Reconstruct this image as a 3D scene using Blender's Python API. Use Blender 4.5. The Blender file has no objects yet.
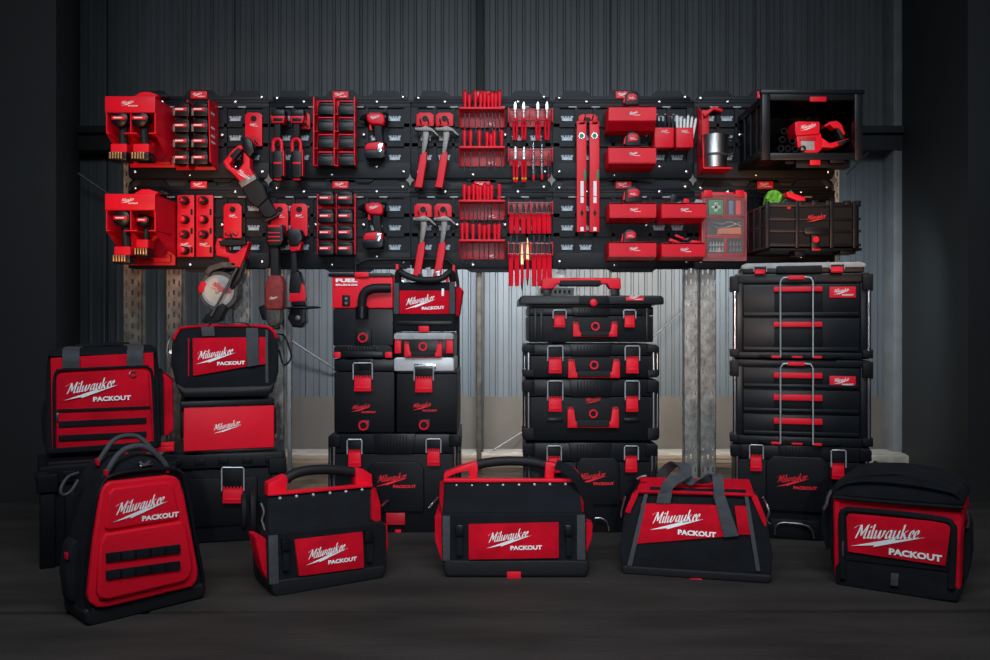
import bpy, bmesh, math, random
from mathutils import Vector, Matrix
random.seed(7)
sc = bpy.context.scene
COL = sc.collection
# ------------------------------------------------------------------ camera, world, lights, exposure
F, CX, HY, CH = 843.0, 495.0, 325.0, 0.87      # focal length in px, principal column, horizon row, camera height (m)
cam = bpy.data.cameras.new('camera'); camo = bpy.data.objects.new('camera', cam); COL.objects.link(camo)
cam.sensor_width = 36; cam.lens = F * 36 / 990; cam.shift_y = -(330 - HY) / 990.0
camo.location = (0, 0, CH); camo.rotation_euler = (math.pi / 2, 0, 0); cam.clip_end = 60
sc.camera = camo
sc.view_settings.view_transform = 'Standard'; sc.view_settings.look = 'None'
sc.view_settings.exposure = 0.0; sc.view_settings.gamma = 1.0; sc.view_settings.use_curve_mapping = False
wd = bpy.data.worlds.new('hall'); sc.world = wd; wd.use_nodes = True
wd.node_tree.nodes['Background'].inputs[0].default_value = (0.55, 0.72, 1.0, 1)
wd.node_tree.nodes['Background'].inputs[1].default_value = 0.034

def light(name, kind, loc, target, power, color, size=1.0, size_y=None, angle=60, blend=0.6):
    l = bpy.data.lights.new(name, kind); o = bpy.data.objects.new(name, l); COL.objects.link(o)
    l.energy = power; l.color = color; o.location = loc
    o.rotation_euler = (Vector(target) - Vector(loc)).to_track_quat('-Z', 'Y').to_euler()
    if kind == 'AREA':
        l.size = size
        if size_y: l.shape = 'RECTANGLE'; l.size_y = size_y
    else:
        l.shadow_soft_size = size
        if kind == 'SPOT': l.spot_size = math.radians(angle); l.spot_blend = blend
    return o
l_ = light('hall_lamp', 'AREA', (0, 0.4, 3.3), (0, 3.4, 0.6), 58, (0.86, 0.94, 1.0), 3.6, 1.0); l_.data.spread = math.radians(115)
light('camera_side_lamp', 'SPOT', (0.10, -1.4, 1.25), (0.0, 4.6, 0.86), 190, (0.92, 0.96, 1.0), 0.06, angle=42, blend=0.9)
for lx, pw, cl in ((-1.05, 1.6, (0.9, 0.92, 1.0)), (-0.62, 10.5, (0.84, 0.93, 1.0)), (0.0, 17, (0.90, 0.95, 1.0)), (0.98, 13, (1.0, 0.86, 0.72)), (1.80, 13, (0.78, 0.92, 1.0))):
    l_ = light('wall_fill_light', 'AREA', (lx, 4.35, 1.46), (lx, 5.6, 0.62), pw, cl, 0.5, 0.12); l_.data.spread = math.radians(125)  # unseen fill lights added behind the boards to brighten the sheet wall
light('warm_spot_left', 'SPOT', (-1.6, 1.2, 1.0), (-1.50, 4.0, 1.50), 110, (1.0, 0.50, 0.26), 0.12, angle=28, blend=1.0)
light('warm_spot_right', 'SPOT', (1.6, 1.0, 0.95), (1.40, 3.8, 1.50), 130, (1.0, 0.50, 0.26), 0.12, angle=19, blend=1.0)
light('warm_spot_post', 'SPOT', (0.05, -0.5, 1.2), (0.96, 4.0, 0.80), 120, (1.0, 0.60, 0.36), 0.05, angle=9.5, blend=0.8)  # narrow beam added to warm up the twin perforated posts

# ------------------------------------------------------------------ materials
def mat(name, col, rough=0.5, metal=0.0, bump=0.0, bscale=60, vary=0.0, vscale=8, spec=0.5, stretch=None, trans=0.0, coat=0.0, weave=False, sheen=0.0):
    m = bpy.data.materials.new(name); m.use_nodes = True; nt = m.node_tree; N = nt.nodes; L = nt.links
    b = N['Principled BSDF']
    b.inputs['Base Color'].default_value = (*col, 1); b.inputs['Roughness'].default_value = rough
    b.inputs['Metallic'].default_value = metal; b.inputs['Specular IOR Level'].default_value = spec
    if trans: b.inputs['Transmission Weight'].default_value = trans; b.inputs['IOR'].default_value = 1.2
    if coat: b.inputs['Coat Weight'].default_value = coat
    if sheen: b.inputs['Sheen Weight'].default_value = sheen
    tc = N.new('ShaderNodeTexCoord'); src = tc.outputs['Object']
    if stretch:
        mp = N.new('ShaderNodeMapping'); mp.inputs['Scale'].default_value = stretch; L.new(src, mp.inputs[0]); src = mp.outputs[0]
    if vary:
        n = N.new('ShaderNodeTexNoise'); n.inputs['Scale'].default_value = vscale; n.inputs['Detail'].default_value = 5; L.new(src, n.inputs['Vector'])
        r = N.new('ShaderNodeMapRange'); r.inputs[1].default_value = 0.3; r.inputs[2].default_value = 0.7
        r.inputs[3].default_value = 1 - vary; r.inputs[4].default_value = 1 + vary; L.new(n.outputs[0], r.inputs[0])
        mx = N.new('ShaderNodeMix'); mx.data_type = 'RGBA'; mx.blend_type = 'MULTIPLY'; mx.inputs[0].default_value = 1
        mx.inputs[6].default_value = (*col, 1); L.new(r.outputs[0], mx.inputs[7]); L.new(mx.outputs[2], b.inputs['Base Color'])
    if bump:
        n2 = N.new('ShaderNodeTexNoise'); n2.inputs['Scale'].default_value = bscale; n2.inputs['Detail'].default_value = 4; L.new(src, n2.inputs['Vector'])
        bp = N.new('ShaderNodeBump'); bp.inputs['Strength'].default_value = bump; bp.inputs['Distance'].default_value = 0.01
        h = n2.outputs[0]
        if weave:
            w = N.new('ShaderNodeTexChecker'); w.inputs['Scale'].default_value = 420; L.new(tc.outputs['Object'], w.inputs['Vector'])
            ad = N.new('ShaderNodeMath'); ad.operation = 'MULTIPLY_ADD'; ad.inputs[1].default_value = 0.12
            L.new(w.outputs['Fac'], ad.inputs[0]); L.new(h, ad.inputs[2]); h = ad.outputs[0]
        L.new(h, bp.inputs['Height']); L.new(bp.outputs[0], b.inputs['Normal'])
    return m
RED  = mat('red_plastic', (0.86, 0.006, 0.026), 0.42, vary=0.10, vscale=6, spec=0.3)
REDF = mat('red_fabric', (0.74, 0.003, 0.022), 0.80, bump=0.9, bscale=13, vary=0.22, vscale=9, weave=True, spec=0.15)
REDD = mat('red_eva_shell', (0.76, 0.003, 0.022), 0.6, bump=0.15, bscale=120, spec=0.25)
BLK  = mat('black_plastic', (0.0036, 0.0046, 0.0070), 0.46, bump=0.10, bscale=220, vary=0.2, vscale=5, spec=0.22)
BLK2 = mat('black_plastic_smooth', (0.0052, 0.0066, 0.0098), 0.36, vary=0.15, spec=0.32)
RUB  = mat('black_rubber', (0.010, 0.010, 0.0125), 0.6, bump=0.1, bscale=90, spec=0.3)
BLKF = mat('black_fabric', (0.0046, 0.0062, 0.0102), 0.85, bump=1.0, bscale=11, vary=0.4, vscale=10, weave=True, spec=0.30)
GREY = mat('grey_webbing', (0.050, 0.055, 0.064), 0.8, bump=0.3, bscale=90, vary=0.15, vscale=30)
CHR  = mat('chrome', (0.62, 0.64, 0.68), 0.25, metal=1.0, vary=0.1)
STEEL = mat('brushed_steel', (0.55, 0.56, 0.58), 0.32, metal=1.0, bump=0.1, bscale=40, stretch=(1, 1, 12))
GALV = mat('galvanised_steel', (0.42, 0.42, 0.41), 0.45, metal=0.75, vary=0.45, vscale=22, bump=0.1)
WHT  = mat('white_print', (0.93, 0.96, 0.96), 0.5, vary=0.03)
REDP = mat('red_print', (0.90, 0.010, 0.030), 0.5, vary=0.05)
BRASS = mat('brass', (0.62, 0.42, 0.20), 0.35, metal=0.9, vary=0.2)
PLATE = mat('board_plastic', (0.0050, 0.0068, 0.0110), 0.45, bump=0.1, bscale=160, vary=0.2, vscale=3, spec=0.22)
CLEAT = mat('cleat_metal', (0.34, 0.40, 0.45), 0.45, metal=0.2, vary=0.4, vscale=40)
LGRY = mat('light_grey_plastic', (0.36, 0.37, 0.38), 0.5, vary=0.2, vscale=25, bump=0.1)
CLEAR = mat('clear_plastic', (0.75, 0.70, 0.70), 0.06); CLEAR.node_tree.nodes['Principled BSDF'].inputs['Alpha'].default_value = 0.10
GREEN = mat('green_plastic', (0.01, 0.26, 0.08), 0.5, vary=0.1)
GLOVE = mat('lime_fabric', (0.16, 0.55, 0.05), 0.85, bump=0.4, bscale=40, vary=0.3, vscale=30)
YEL  = mat('yellow_plastic', (0.75, 0.55, 0.02), 0.5, vary=0.1)
BLUE = mat('blue_plastic', (0.08, 0.16, 0.34), 0.5, vary=0.3, vscale=30)
ORNG = mat('orange_plastic', (0.65, 0.16, 0.04), 0.5, vary=0.2)
GRIT = mat('grey_cast_alloy', (0.20, 0.185, 0.175), 0.45, metal=0.6, vary=0.3, vscale=30, bump=0.15)
GRITD = mat('dark_cast_alloy', (0.085, 0.075, 0.068), 0.5, metal=0.4, vary=0.4, vscale=30, bump=0.15)
WIRE = mat('bright_wire', (0.50, 0.52, 0.55), 0.35, metal=0.35, vary=0.1)
CREAM = mat('cream_blade_face', (0.62, 0.53, 0.44), 0.45, vary=0.15, vscale=14)
WOOD = mat('pale_timber', (0.30, 0.215, 0.145), 0.75, vary=0.35, vscale=6, bump=0.3, bscale=20, stretch=(1, 8, 8))
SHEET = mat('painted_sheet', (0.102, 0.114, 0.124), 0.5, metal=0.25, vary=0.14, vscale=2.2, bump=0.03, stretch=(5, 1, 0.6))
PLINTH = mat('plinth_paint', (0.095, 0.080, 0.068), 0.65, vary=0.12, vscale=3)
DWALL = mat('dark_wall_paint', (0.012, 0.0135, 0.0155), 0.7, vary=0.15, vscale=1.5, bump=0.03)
JAMB = mat('jamb_paint', (0.16, 0.17, 0.18), 0.6, vary=0.15)
BEAM = mat('beam_paint', (0.020, 0.023, 0.027), 0.6, vary=0.2)
FLOOR = mat('dark_concrete', (0.036, 0.032, 0.0295), 0.72, vary=0.35, vscale=2.2, bump=0.35, bscale=26, stretch=(0.8, 3.2, 1), spec=0.25)
FLOORD = mat('joint_filler', (0.008, 0.008, 0.008), 0.9, vary=0.3)
ROD = mat('dull_steel', (0.16, 0.155, 0.15), 0.5, metal=0.7, vary=0.3)

# ------------------------------------------------------------------ builders
def thing(name, label, cat, loc, rotz=0, group=None):
    o = bpy.data.objects.new(name, None); COL.objects.link(o); o.empty_display_size = 0.05
    o.location = loc; o.rotation_euler = (0, 0, rotz); o['label'] = label; o['category'] = cat
    if group: o['group'] = group
    return o
def rayp(px, py):
    return Vector(((px - CX) / F, 1, -(py - HY) / F))
def at(px, py, d):
    return Vector((0, 0, CH)) + rayp(px, py) * d
def floorpt(px, py, z=0.0):
    r = rayp(px, py); return Vector((0, 0, CH)) + r * ((z - CH) / r.z)
def thing_px(name, label, cat, px, py, d, group=None):
    return thing(name, label, cat, at(px, py, d), 0, group)
def thing_2(name, label, cat, a, b, group=None):
    """thing whose front bottom edge runs from world point a to world point b"""
    m = (a + b) / 2; o = thing(name, label, cat, m, math.atan2(b.y - a.y, b.x - a.x), group); o['w'] = (b - a).length; return o
class M:
    def __init__(s, root=None, lean=0.0):
        s.bm = bmesh.new(); s.root = root; s.lean = lean
        s.o = Vector(root.location) if root else Vector((0, 0, 0)); s.rz = root.rotation_euler.z if root else 0.0
    def P(s, px, py, y=0.0, lean=None):
        lean = s.lean if lean is None else lean
        R = Matrix.Rotation(-s.rz, 3, 'Z'); c = R @ (Vector((0, 0, CH)) - s.o); r = R @ rayp(px, py)
        t = (y + lean * c.z - c.y) / (r.y - lean * r.z)
        return c + r * t
    def _add(s, verts, faces, bev=0, seg=2):
        b = bmesh.new(); vs = [b.verts.new(v) for v in verts]
        for f in faces:
            try: b.faces.new([vs[i] for i in f])
            except ValueError: pass
        bmesh.ops.recalc_face_normals(b, faces=b.faces[:])
        if bev > 0:
            bmesh.ops.bevel(b, geom=[e for e in b.edges if len(e.link_faces) == 2 and e.calc_face_angle(0) > 0.5], offset=bev, segments=seg, profile=0.6, affect='EDGES', clamp_overlap=True)
        me = bpy.data.meshes.new('tmp'); b.to_mesh(me); b.free(); s.bm.from_mesh(me); bpy.data.meshes.remove(me)
        return s
    def box(s, x0, x1, y0, y1, z0, z1, bev=0, seg=2):
        v = [(x, y, z) for z in (z0, z1) for y in (y0, y1) for x in (x0, x1)]
        return s._add(v, [(0, 1, 3, 2), (4, 6, 7, 5), (0, 4, 5, 1), (1, 5, 7, 3), (3, 7, 6, 2), (2, 6, 4, 0)], bev, seg)
    def ext(s, front, back, bev=0, seg=2):
        n = len(front); f = [tuple(range(n)), tuple(range(2 * n - 1, n - 1, -1))]
        f += [(i, i + n, (i + 1) % n + n, (i + 1) % n) for i in range(n)]
        return s._add(list(front) + list(back), f, bev, seg)
    def pp(s, pts, y, th, bev=0, seg=2):
        """polygon traced in px on local plane y (a point may carry its own y), extruded back by th"""
        fr = [s.P(p[0], p[1], p[2] if len(p) > 2 else y) for p in pts]
        return s.ext(fr, [v + Vector((0, th, 0)) for v in fr], bev, seg)
    def pb(s, x0, y0, x1, y1, y, th, bev=0, seg=2):
        return s.pp([(x0, y1), (x1, y1), (x1, y0), (x0, y0)], y, th, bev, seg)
    def cyl(s, p, q, r, r2=None, seg=12, bev=0):
        p = Vector(p); q = Vector(q); r2 = r if r2 is None else r2; d = (q - p).normalized()
        a = d.orthogonal().normalized(); b = d.cross(a)
        c = [(a * math.cos(2 * math.pi * i / seg) + b * math.sin(2 * math.pi * i / seg)) for i in range(seg)]
        return s.ext([p + k * r for k in c], [q + k * r2 for k in c], bev)
    def lathe(s, p, axis, prof, seg=14):
        p = Vector(p); d = Vector(axis).normalized(); a = d.orthogonal().normalized(); b = d.cross(a); vs = []; fs = []
        for (t, r) in prof:
            for i in range(seg):
                g = 2 * math.pi * i / seg; vs.append(p + d * t + (a * math.cos(g) + b * math.sin(g)) * max(r, 1e-4))
        for j in range(len(prof) - 1):
            for i in range(seg): fs.append((j * seg + i, j * seg + (i + 1) % seg, (j + 1) * seg + (i + 1) % seg, (j + 1) * seg + i))
        fs.append(tuple(range(seg))); fs.append(tuple((len(prof) - 1) * seg + i for i in range(seg)))
        return s._add(vs, fs)
    def sweep(s, pts, sec, smooth=True, closed=False, up=None):
        """sweep a 2D section (list of (u,v)) along pts"""
        pts = [Vector(p) for p in pts]
        if smooth and len(pts) > 2: pts = catmull(pts, 5, closed)
        n = len(pts); rings = []; ref = None
        for i in range(n):
            if closed: t = (pts[(i + 1) % n] - pts[i - 1])
            else: t = pts[min(i + 1, n - 1)] - pts[max(i - 1, 0)]
            t.normalize()
            if up is not None:
                u = Vector(up); u = (u - t * u.dot(t)).normalized()
            else:
                if ref is None: ref = t.orthogonal()
                u = (ref - t * ref.dot(t)).normalized(); ref = u
            v = t.cross(u); rings.append([pts[i] + u * a + v * b for (a, b) in sec])
        k = len(sec); vs = [p for r in rings for p in r]; fs = []
        for i in range(n if closed else n - 1):
            j = (i + 1) % n
            for q in range(k): fs.append((i * k + q, i * k + (q + 1) % k, j * k + (q + 1) % k, j * k + q))
        if not closed: fs.append(tuple(range(k))); fs.append(tuple((n - 1) * k + q for q in range(k)))
        return s._add(vs, fs)
    def tube(s, pts, r, seg=8, smooth=True, closed=False):
        return s.sweep(pts, [(r * math.cos(2 * math.pi * i / seg), r * math.sin(2 * math.pi * i / seg)) for i in range(seg)], smooth, closed)
    def strap(s, pts, w, th, up=(1, 0, 0), smooth=True):
        return s.sweep(pts, [(-w / 2, -th / 2), (w / 2, -th / 2), (w / 2, th / 2), (-w / 2, th / 2)], smooth, False, up)
    def pt(s, pts, y, rpx, seg=8, smooth=True, closed=False):
        q = [s.P(p[0], p[1], p[2] if len(p) > 2 else y) for p in pts]
        return s.tube(q, rpx, seg, smooth, closed)
    def disc(s, px, py, y, r, th, seg=16, r2=None):
        c = s.P(px, py, y); return s.cyl(c, c + Vector((0, th, 0)), r, r2, seg)
    def part(s, name, m, parent=None, label=None, ang=35):
        me = bpy.data.meshes.new(name); s.bm.to_mesh(me); s.bm.free(); me.materials.append(m)
        me.shade_smooth(); me.set_sharp_from_angle(angle=math.radians(ang))
        o = bpy.data.objects.new(name, me); COL.objects.link(o)
        pr = parent if parent is not None else s.root
        if pr is not None:
            o.parent = pr
        if label: o['label'] = label
        return o
def catmull(p, n, closed=False):
    out = []; k = len(p)
    for i in range(k if closed else k - 1):
        a = p[(i - 1) % k] if (closed or i) else p[0]; b = p[i]; c = p[(i + 1) % k]; d = p[(i + 2) % k] if (closed or i + 2 < k) else p[-1]
        for j in range(n):
            t = j / n; out.append(0.5 * ((2 * b) + (c - a) * t + (2 * a - 5 * b + 4 * c - d) * t * t + (3 * b - a - 3 * c + d) * t ** 3))
    if not closed: out.append(p[-1])
    return out
def struct(o): o['kind'] = 'structure'; return o
def copy_thing(r, loc, label, group=None, rotz=None, scale=None):
    c = r.copy(); COL.objects.link(c); c.location = loc; c['label'] = label
    if group: c['group'] = group
    if rotz is not None: c.rotation_euler = (0, 0, rotz)
    if scale: c.scale = scale
    for ch in list(r.children):
        k = ch.copy(); COL.objects.link(k); k.parent = c
        for g in list(ch.children):
            q = g.copy(); COL.objects.link(q); q.parent = k
    return c
ORD = ['first', 'second', 'third', 'fourth', 'fifth', 'sixth', 'seventh', 'eighth', 'ninth', 'tenth']

# ------------------------------------------------------------------ lettering
def stroke_mesh(strokes, nib=(0.115, 0.05), th=0.02):
    """calligraphic strokes in (x,z), returned as verts / faces of thin solid ribbons"""
    vs = []; fs = []; n = Vector((nib[0], nib[1], 0))
    for si, st in enumerate(strokes):
        p = [Vector((x, z, 0)) for x, z in st]
        if len(p) > 2: p = catmull(p, 4)
        base = len(vs); dz = si * 0.0006
        for q in p:
            for yy in (-dz - th, 0):
                for sg in (-1, 1): vs.append(Vector((q.x + sg * n.x, yy, q.y + sg * n.y)))
        for i in range(len(p) - 1):
            a = base + 4 * i; b = a + 4
            fs += [(a, a + 1, b + 1, b), (a + 2, b + 2, b + 3, a + 3), (a, b, b + 2, a + 2), (a + 1, a + 3, b + 3, b + 1)]
        fs += [(base, base + 2, base + 3, base + 1)]; e = base + 4 * (len(p) - 1); fs += [(e, e + 1, e + 3, e + 2)]
    return vs, fs
GL = {
 'M': ([[(-.42, 1.28), (-.1, 1.52), (.35, 1.66)], [(.38, 1.66), (.28, .8), (.12, .02)], [(.40, 1.6), (.62, .95), (.74, .35)], [(.74, .35), (1.0, 1.05), (1.28, 1.7)], [(1.28, 1.66), (1.22, .8), (1.18, .18), (1.32, .0), (1.55, .2)]], 1.68),
 'i': ([[(0, 1), (0, .2), (.1, 0), (.32, .2)], [(.02, 1.32), (.02, 1.5)]], .40),
 'l': ([[(0, 1.72), (0, .2), (.1, 0), (.32, .2)]], .40),
 'w': ([[(0, 1), (.03, .15), (.18, 0), (.42, .35), (.54, 1)], [(.54, 1), (.57, .15), (.72, 0), (.96, .4), (1.02, 1)], [(1.0, .95), (1.12, .85), (1.25, .88)]], 1.36),
 'a': ([[(.56, .9), (.32, 1), (.03, .5), (.15, .02), (.38, .15), (.56, .6)], [(.56, 1), (.56, .2), (.66, 0), (.86, .2)]], .98),
 'u': ([[(0, 1), (0, .2), (.15, 0), (.40, .3), (.56, .7)], [(.56, 1), (.56, .2), (.66, 0), (.86, .2)]], .98),
 'k': ([[(0, 1.72), (0, 0)], [(.02, .42), (.25, .72), (.55, 1.02)], [(.16, .60), (.36, .3), (.52, .0)], [(.50, .02), (.62, .02), (.76, .18)]], .92),
 'e': ([[(.06, .4), (.36, .6), (.34, .95), (.16, .98), (.0, .5), (.14, .02), (.45, .25)]], .60)}
def text_mesh(body, bold=0.02):
    cu = bpy.data.curves.new('t', 'FONT'); cu.body = body; cu.offset = bold; cu.extrude = 0.01; cu.size = 1; cu.resolution_u = 3
    o = bpy.data.objects.new('t', cu); COL.objects.link(o); bpy.context.view_layer.update()
    me = bpy.data.meshes.new_from_object(o.evaluated_get(bpy.context.evaluated_depsgraph_get()))
    bpy.data.objects.remove(o); bpy.data.curves.remove(cu)
    xs = [v.co.x for v in me.vertices]; ys = [v.co.y for v in me.vertices]
    x0, x1, y0, y1 = min(xs), max(xs), min(ys), max(ys)
    vs = [((v.co.x - x0) / (x1 - x0), v.co.z, (v.co.y - y0) / (y1 - y0)) for v in me.vertices]
    fs = [tuple(p.vertices) for p in me.polygons]; bpy.data.meshes.remove(me); return vs, fs
def logo_data(full=True, simple=False):
    vs = []; fs = []
    def add(v, f):
        b = len(vs); vs.extend(v); fs.extend([tuple(i + b for i in k) for k in f])
    st = []; x = 0.45
    for ch in 'Milwaukee':
        g, w = GL[ch]
        for s_ in g: st.append([(x + a, b) for a, b in s_])
        x += w
    v, f = stroke_mesh(st, (0.108, 0.05), 0.02)
    wid = 0.80 if full else 1.0; k = wid / 8.95; out = []
    for p in v:
        px = (p.x + 0.32 * p.z) * k; pz = p.z * k * 1.12
        out.append((px, p.y * 0.15, pz + (0.135 if full else 0.12) + px * 0.13))
    add(out, f)
    w = wid * 1.02
    bolt = [(0.0, .045), (.30, .155), (.285, .115), (.56, .185), (.545, .15), (1.0, .275), (.60, .205), (.615, .235), (.34, .155), (.355, .20)]
    bolt = [(0.0, .02), (.33, .068), (.31, .045), (1.0, .240), (.60, .160), (.63, .188)]
    bp = [(a * w, b + (0.02 if full else 0.0)) for a, b in bolt]; n = len(bp)
    add([(a, -0.004, b) for a, b in bp] + [(a, 0, b) for a, b in bp], [(0, 1, 5), (1, 4, 5), (1, 2, 4), (2, 3, 4)] + [(i, (i + 1) % n, (i + 1) % n + n, i + n) for i in range(n)])
    if full:
        v, f = text_mesh('PACKOUT', 0.045)
        add([(0.43 + a * 0.57, b * 0.2 - 0.001, c * 0.078) for a, b, c in v], f)
    me = bpy.data.meshes.new('logo'); me.from_pydata([tuple(p) for p in vs], [], fs); me.update(); return me
LOGO = {}
for kind, full in (('full', True), ('short', False)):
    for cn, m_ in (('w', WHT), ('r', REDP)):
        me = logo_data(full); me.materials.append(m_); LOGO[kind + cn] = me
def logo(root, p0, p1, y, kind='fullw', lean=0.0, parent=None, name='logo'):
    m = M(root, lean); a = m.P(*p0, y); b = m.P(*p1, y); m.bm.free()
    o = bpy.data.objects.new(name, LOGO[kind]); COL.objects.link(o); o.parent = parent or root
    d = b - a; L = d.length; nrm = Vector((0, -1, lean)).normalized(); up = nrm.cross(d.normalized()) * -1
    if up.z < 0: up = -up
    R = Matrix((d.normalized(), -nrm, up)).transposed()
    o.matrix_local = Matrix.Translation(a + nrm * 0.0008) @ R.to_4x4() @ Matrix.Diagonal((L, L, L, 1))
    return o
def writing(root, body, p0, p1, h, y, m_, bold=0.03, parent=None, name='lettering'):
    v, f = text_mesh(body, bold); q = M(root); a = q.P(*p0, y); b = q.P(*p1, y); q.bm.free()
    L = (b - a).length
    me = bpy.data.meshes.new(name); me.from_pydata([(x * L, z * 0.05 - 0.0008, c * h) for x, z, c in v], [], f); me.materials.append(m_)
    o = bpy.data.objects.new(name, me); COL.objects.link(o); o.parent = parent or root; o.location = a; return o
def badge(root, x0, y0, x1, y1, y, parent=None):
    b = M(root).pb(x0, y0, x1, y1, y - 0.003, 0.004, 0.0012).part('badge', RED, parent)
    logo(root, (x0 + (x1 - x0) * .14, y1 - (y1 - y0) * .18), (x1 - (x1 - x0) * .08, y1 - (y1 - y0) * .18), y - 0.0035, 'fullw', parent=b if parent is None else b)
    return b
# ------------------------------------------------------------------ the setting
WB = 5.6
m = M(); yj0, yj1 = floorpt(200, 614).y, floorpt(200, 611.6).y
m.ext([(-8, -3, 0), (8, -3, 0), (8, 2.60, 0), (2.1, 2.557, 0), (1.2, 2.543, 0), (.6, 2.549, 0), (0, 2.538, 0), (-.5, 2.549, 0), (-1.1, 2.534, 0), (-8, 2.50, 0)], [(-8, -3, -.05), (8, -3, -.05), (8, 2.60, -.05), (2.1, 2.557, -.05), (1.2, 2.543, -.05), (.6, 2.549, -.05), (0, 2.538, -.05), (-.5, 2.549, -.05), (-1.1, 2.534, -.05), (-8, 2.50, -.05)])
m.ext([(-8, 2.534, 0), (0, 2.566, 0), (8, 2.634, 0), (8, 9, 0), (-8, 9, 0)], [(-8, 2.534, -.05), (0, 2.566, -.05), (8, 2.634, -.05), (8, 9, -.05), (-8, 9, -.05)])
struct(m.part('floor', FLOOR))
struct(M().box(-8, 8, -3, 9, -.12, -.0125).part('trim_1', FLOORD))['label'] = 'dark joint across the concrete floor'
# corrugated back wall: ribbed profile drawn from floor to above the frame
prof = []; x = -3.0
while x < 3.0:
    prof += [(x, 0), (x + .030, 0), (x + .036, -.008), (x + .046, -.008), (x + .052, 0), (x + .083, 0), (x + .0845, .004), (x + .0865, 0)]; x += .09
fr = [(a, WB + b) for a, b in prof]; vs = []; fs = []
zb = .87 - 72 * WB / F
for a, b in fr: vs += [(a, b, zb), (a, b, 3.4)]
for i in range(len(fr) - 1): fs.append((2 * i, 2 * i + 2, 2 * i + 3, 2 * i + 1))
m = M(); m._add(vs, fs); m.box(-3.0, 3.0, WB + .006, WB + .06, 0, 3.4); struct(m.part('wall_back', SHEET, ang=10))
struct(M().box(-3, 3, WB - .006, WB + .005, 0, zb + .004).part('baseboard_back', PLINTH))
# joints between the wall sheets and the dark column
for i, px in enumerate((108, 235, 360, 610, 755)):
    X = (px - CX) * WB / F; struct(M().box(X - .004, X + .004, WB - .012, WB + .002, zb, 3.4).part('trim_%d' % (i + 2), BEAM))
X = (480 - CX) * 5.5 / F
struct(M().box(X - .022, X + .022, 5.44, 5.585, 0, 3.4, .003).part('trim_8', BEAM))['label'] = 'dark steel column behind the boards'
# horizontal rail of the wall, at both sides of the boards
m = M(); m.box(-2.9, 2.75, 5.44, 5.58, .87 + 173 * 5.5 / F, .87 + 190 * 5.5 / F, .004); m.box(-2.9, 2.75, 5.40, 5.58, .87 + 189 * 5.5 / F, .87 + 196 * 5.5 / F, .003)
struct(m.part('trim_9', BEAM))['label'] = 'dark horizontal wall rail'
def ftp(pts, z1, name, mt):
    m = M(); m.ext([(a, b, 0) for a, b in pts], [(a, b, z1) for a, b in pts]); return struct(m.part(name, mt))
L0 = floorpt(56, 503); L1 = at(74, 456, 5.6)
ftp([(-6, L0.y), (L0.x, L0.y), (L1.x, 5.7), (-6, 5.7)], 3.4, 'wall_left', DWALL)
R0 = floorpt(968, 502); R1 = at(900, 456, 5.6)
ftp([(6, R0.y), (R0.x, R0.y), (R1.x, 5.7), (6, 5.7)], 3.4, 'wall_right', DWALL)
JX = at(894.5, 456, 5.5).x
struct(M().box(JX - .028, JX + .028, 5.45, 5.6, 0, 3.4, .004).part('trim_10', JAMB))['label'] = 'grey steel jamb at the right end of the wall'
# concrete kerb at the foot of the wall
struct(M().box(-2.75, 2.62, 5.28, 5.585, 0, .05, .006).part('trim_11', mat('kerb_concrete', (.30, .27, .235), .8, vary=.3, vscale=12, bump=.3)))
# bracing rods
def rod(a, b, d, label, r=.006, d2=None):
    A = at(*a, d); B_ = at(*b, d2 or d); o = M().cyl(A, B_, r, seg=8).part('brace_rod', ROD); o['label'] = label; o['category'] = 'brace rod'; o['group'] = 'bracing rods in front of the sheet wall'
rod((70, 168), (150, 222), 5.38, 'thin dark bracing rod running behind the upper left drill cubby', d2=5.59)
rod((284, 336), (352, 380), 5.38, 'diagonal bracing rod left of the wet-dry vacuum', d2=5.59)
rod((648, 341), (706, 291), 5.38, 'diagonal bracing rod left of the twin perforated posts', d2=5.59)
rod((846, 175), (894, 126), 5.38, 'diagonal bracing rod right of the upper crate', d2=5.59)
rod((445, 480), (540, 421), 5.38, 'diagonal bracing rod low behind the middle tool tote', d2=5.59)
# perforated posts that carry the boards, standing on pallets
def post(px0, px1, label, ytop=106, d=4.0, mt=GALV):
    x0 = (px0 - CX) * d / F; x1 = (px1 - CX) * d / F; z1 = wz(ytop, d)
    r = thing('perforated_post', label, 'post', ((x0 + x1) / 2, d, PZ), 0, 'perforated steel posts carrying the boards')
    hw = (x1 - x0) / 2; H = z1 - PZ
    # face with real slots: solid strips with rows of gaps between
    m = M(); step = .052; n = int(H / step); xs = [-.80, -.52, -.10, .10, .52, .80]
    m.box(-hw, -hw + .0025, 0, .04, 0, H); m.box(hw - .0025, hw, 0, .04, 0, H)
    cols = [(-1, -.72), (-.56, -.12), (.12, .56), (.72, 1)]
    for a, b in cols: m.box(a * hw, b * hw, 0, .0025, 0, H)
    for k in range(n):
        z = k * step
        for a, b in ((-.72, -.56), (.56, .72)): m.box(a * hw, b * hw, 0, .0025, z, z + .028)
        m.box(-.12 * hw, .12 * hw, 0, .0025, z + .008, z + .036)
    m.box(-hw, hw, 0, .0025, n * step, H)
    m.part('post_channel', mt, r); return r
def wz(py, d): return CH - (py - HY) * d / F
PZ = .144
GALVD = mat('brown_galvanised_steel', (.26, .22, .18), .5, metal=.7, vary=.45, vscale=18)  # darker, browner version of the galvanised steel
post(123, 142, 'brown-tinted perforated post at the left end of the boards', mt=GALVD)
post(166, 182, 'dark perforated post behind the small duffel bag', mt=GALVD)
post(233, 250, 'perforated post just right of the circular saw')
post(268, 284, 'perforated post behind the grinders and strapped duffel')
post(548, 566, 'perforated post behind the red carry handle of the middle right stack')
post(684, 698, 'left post of the perforated pair between the two right stacks')
post(700, 716, 'right post of the perforated pair between the two right stacks')
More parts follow.
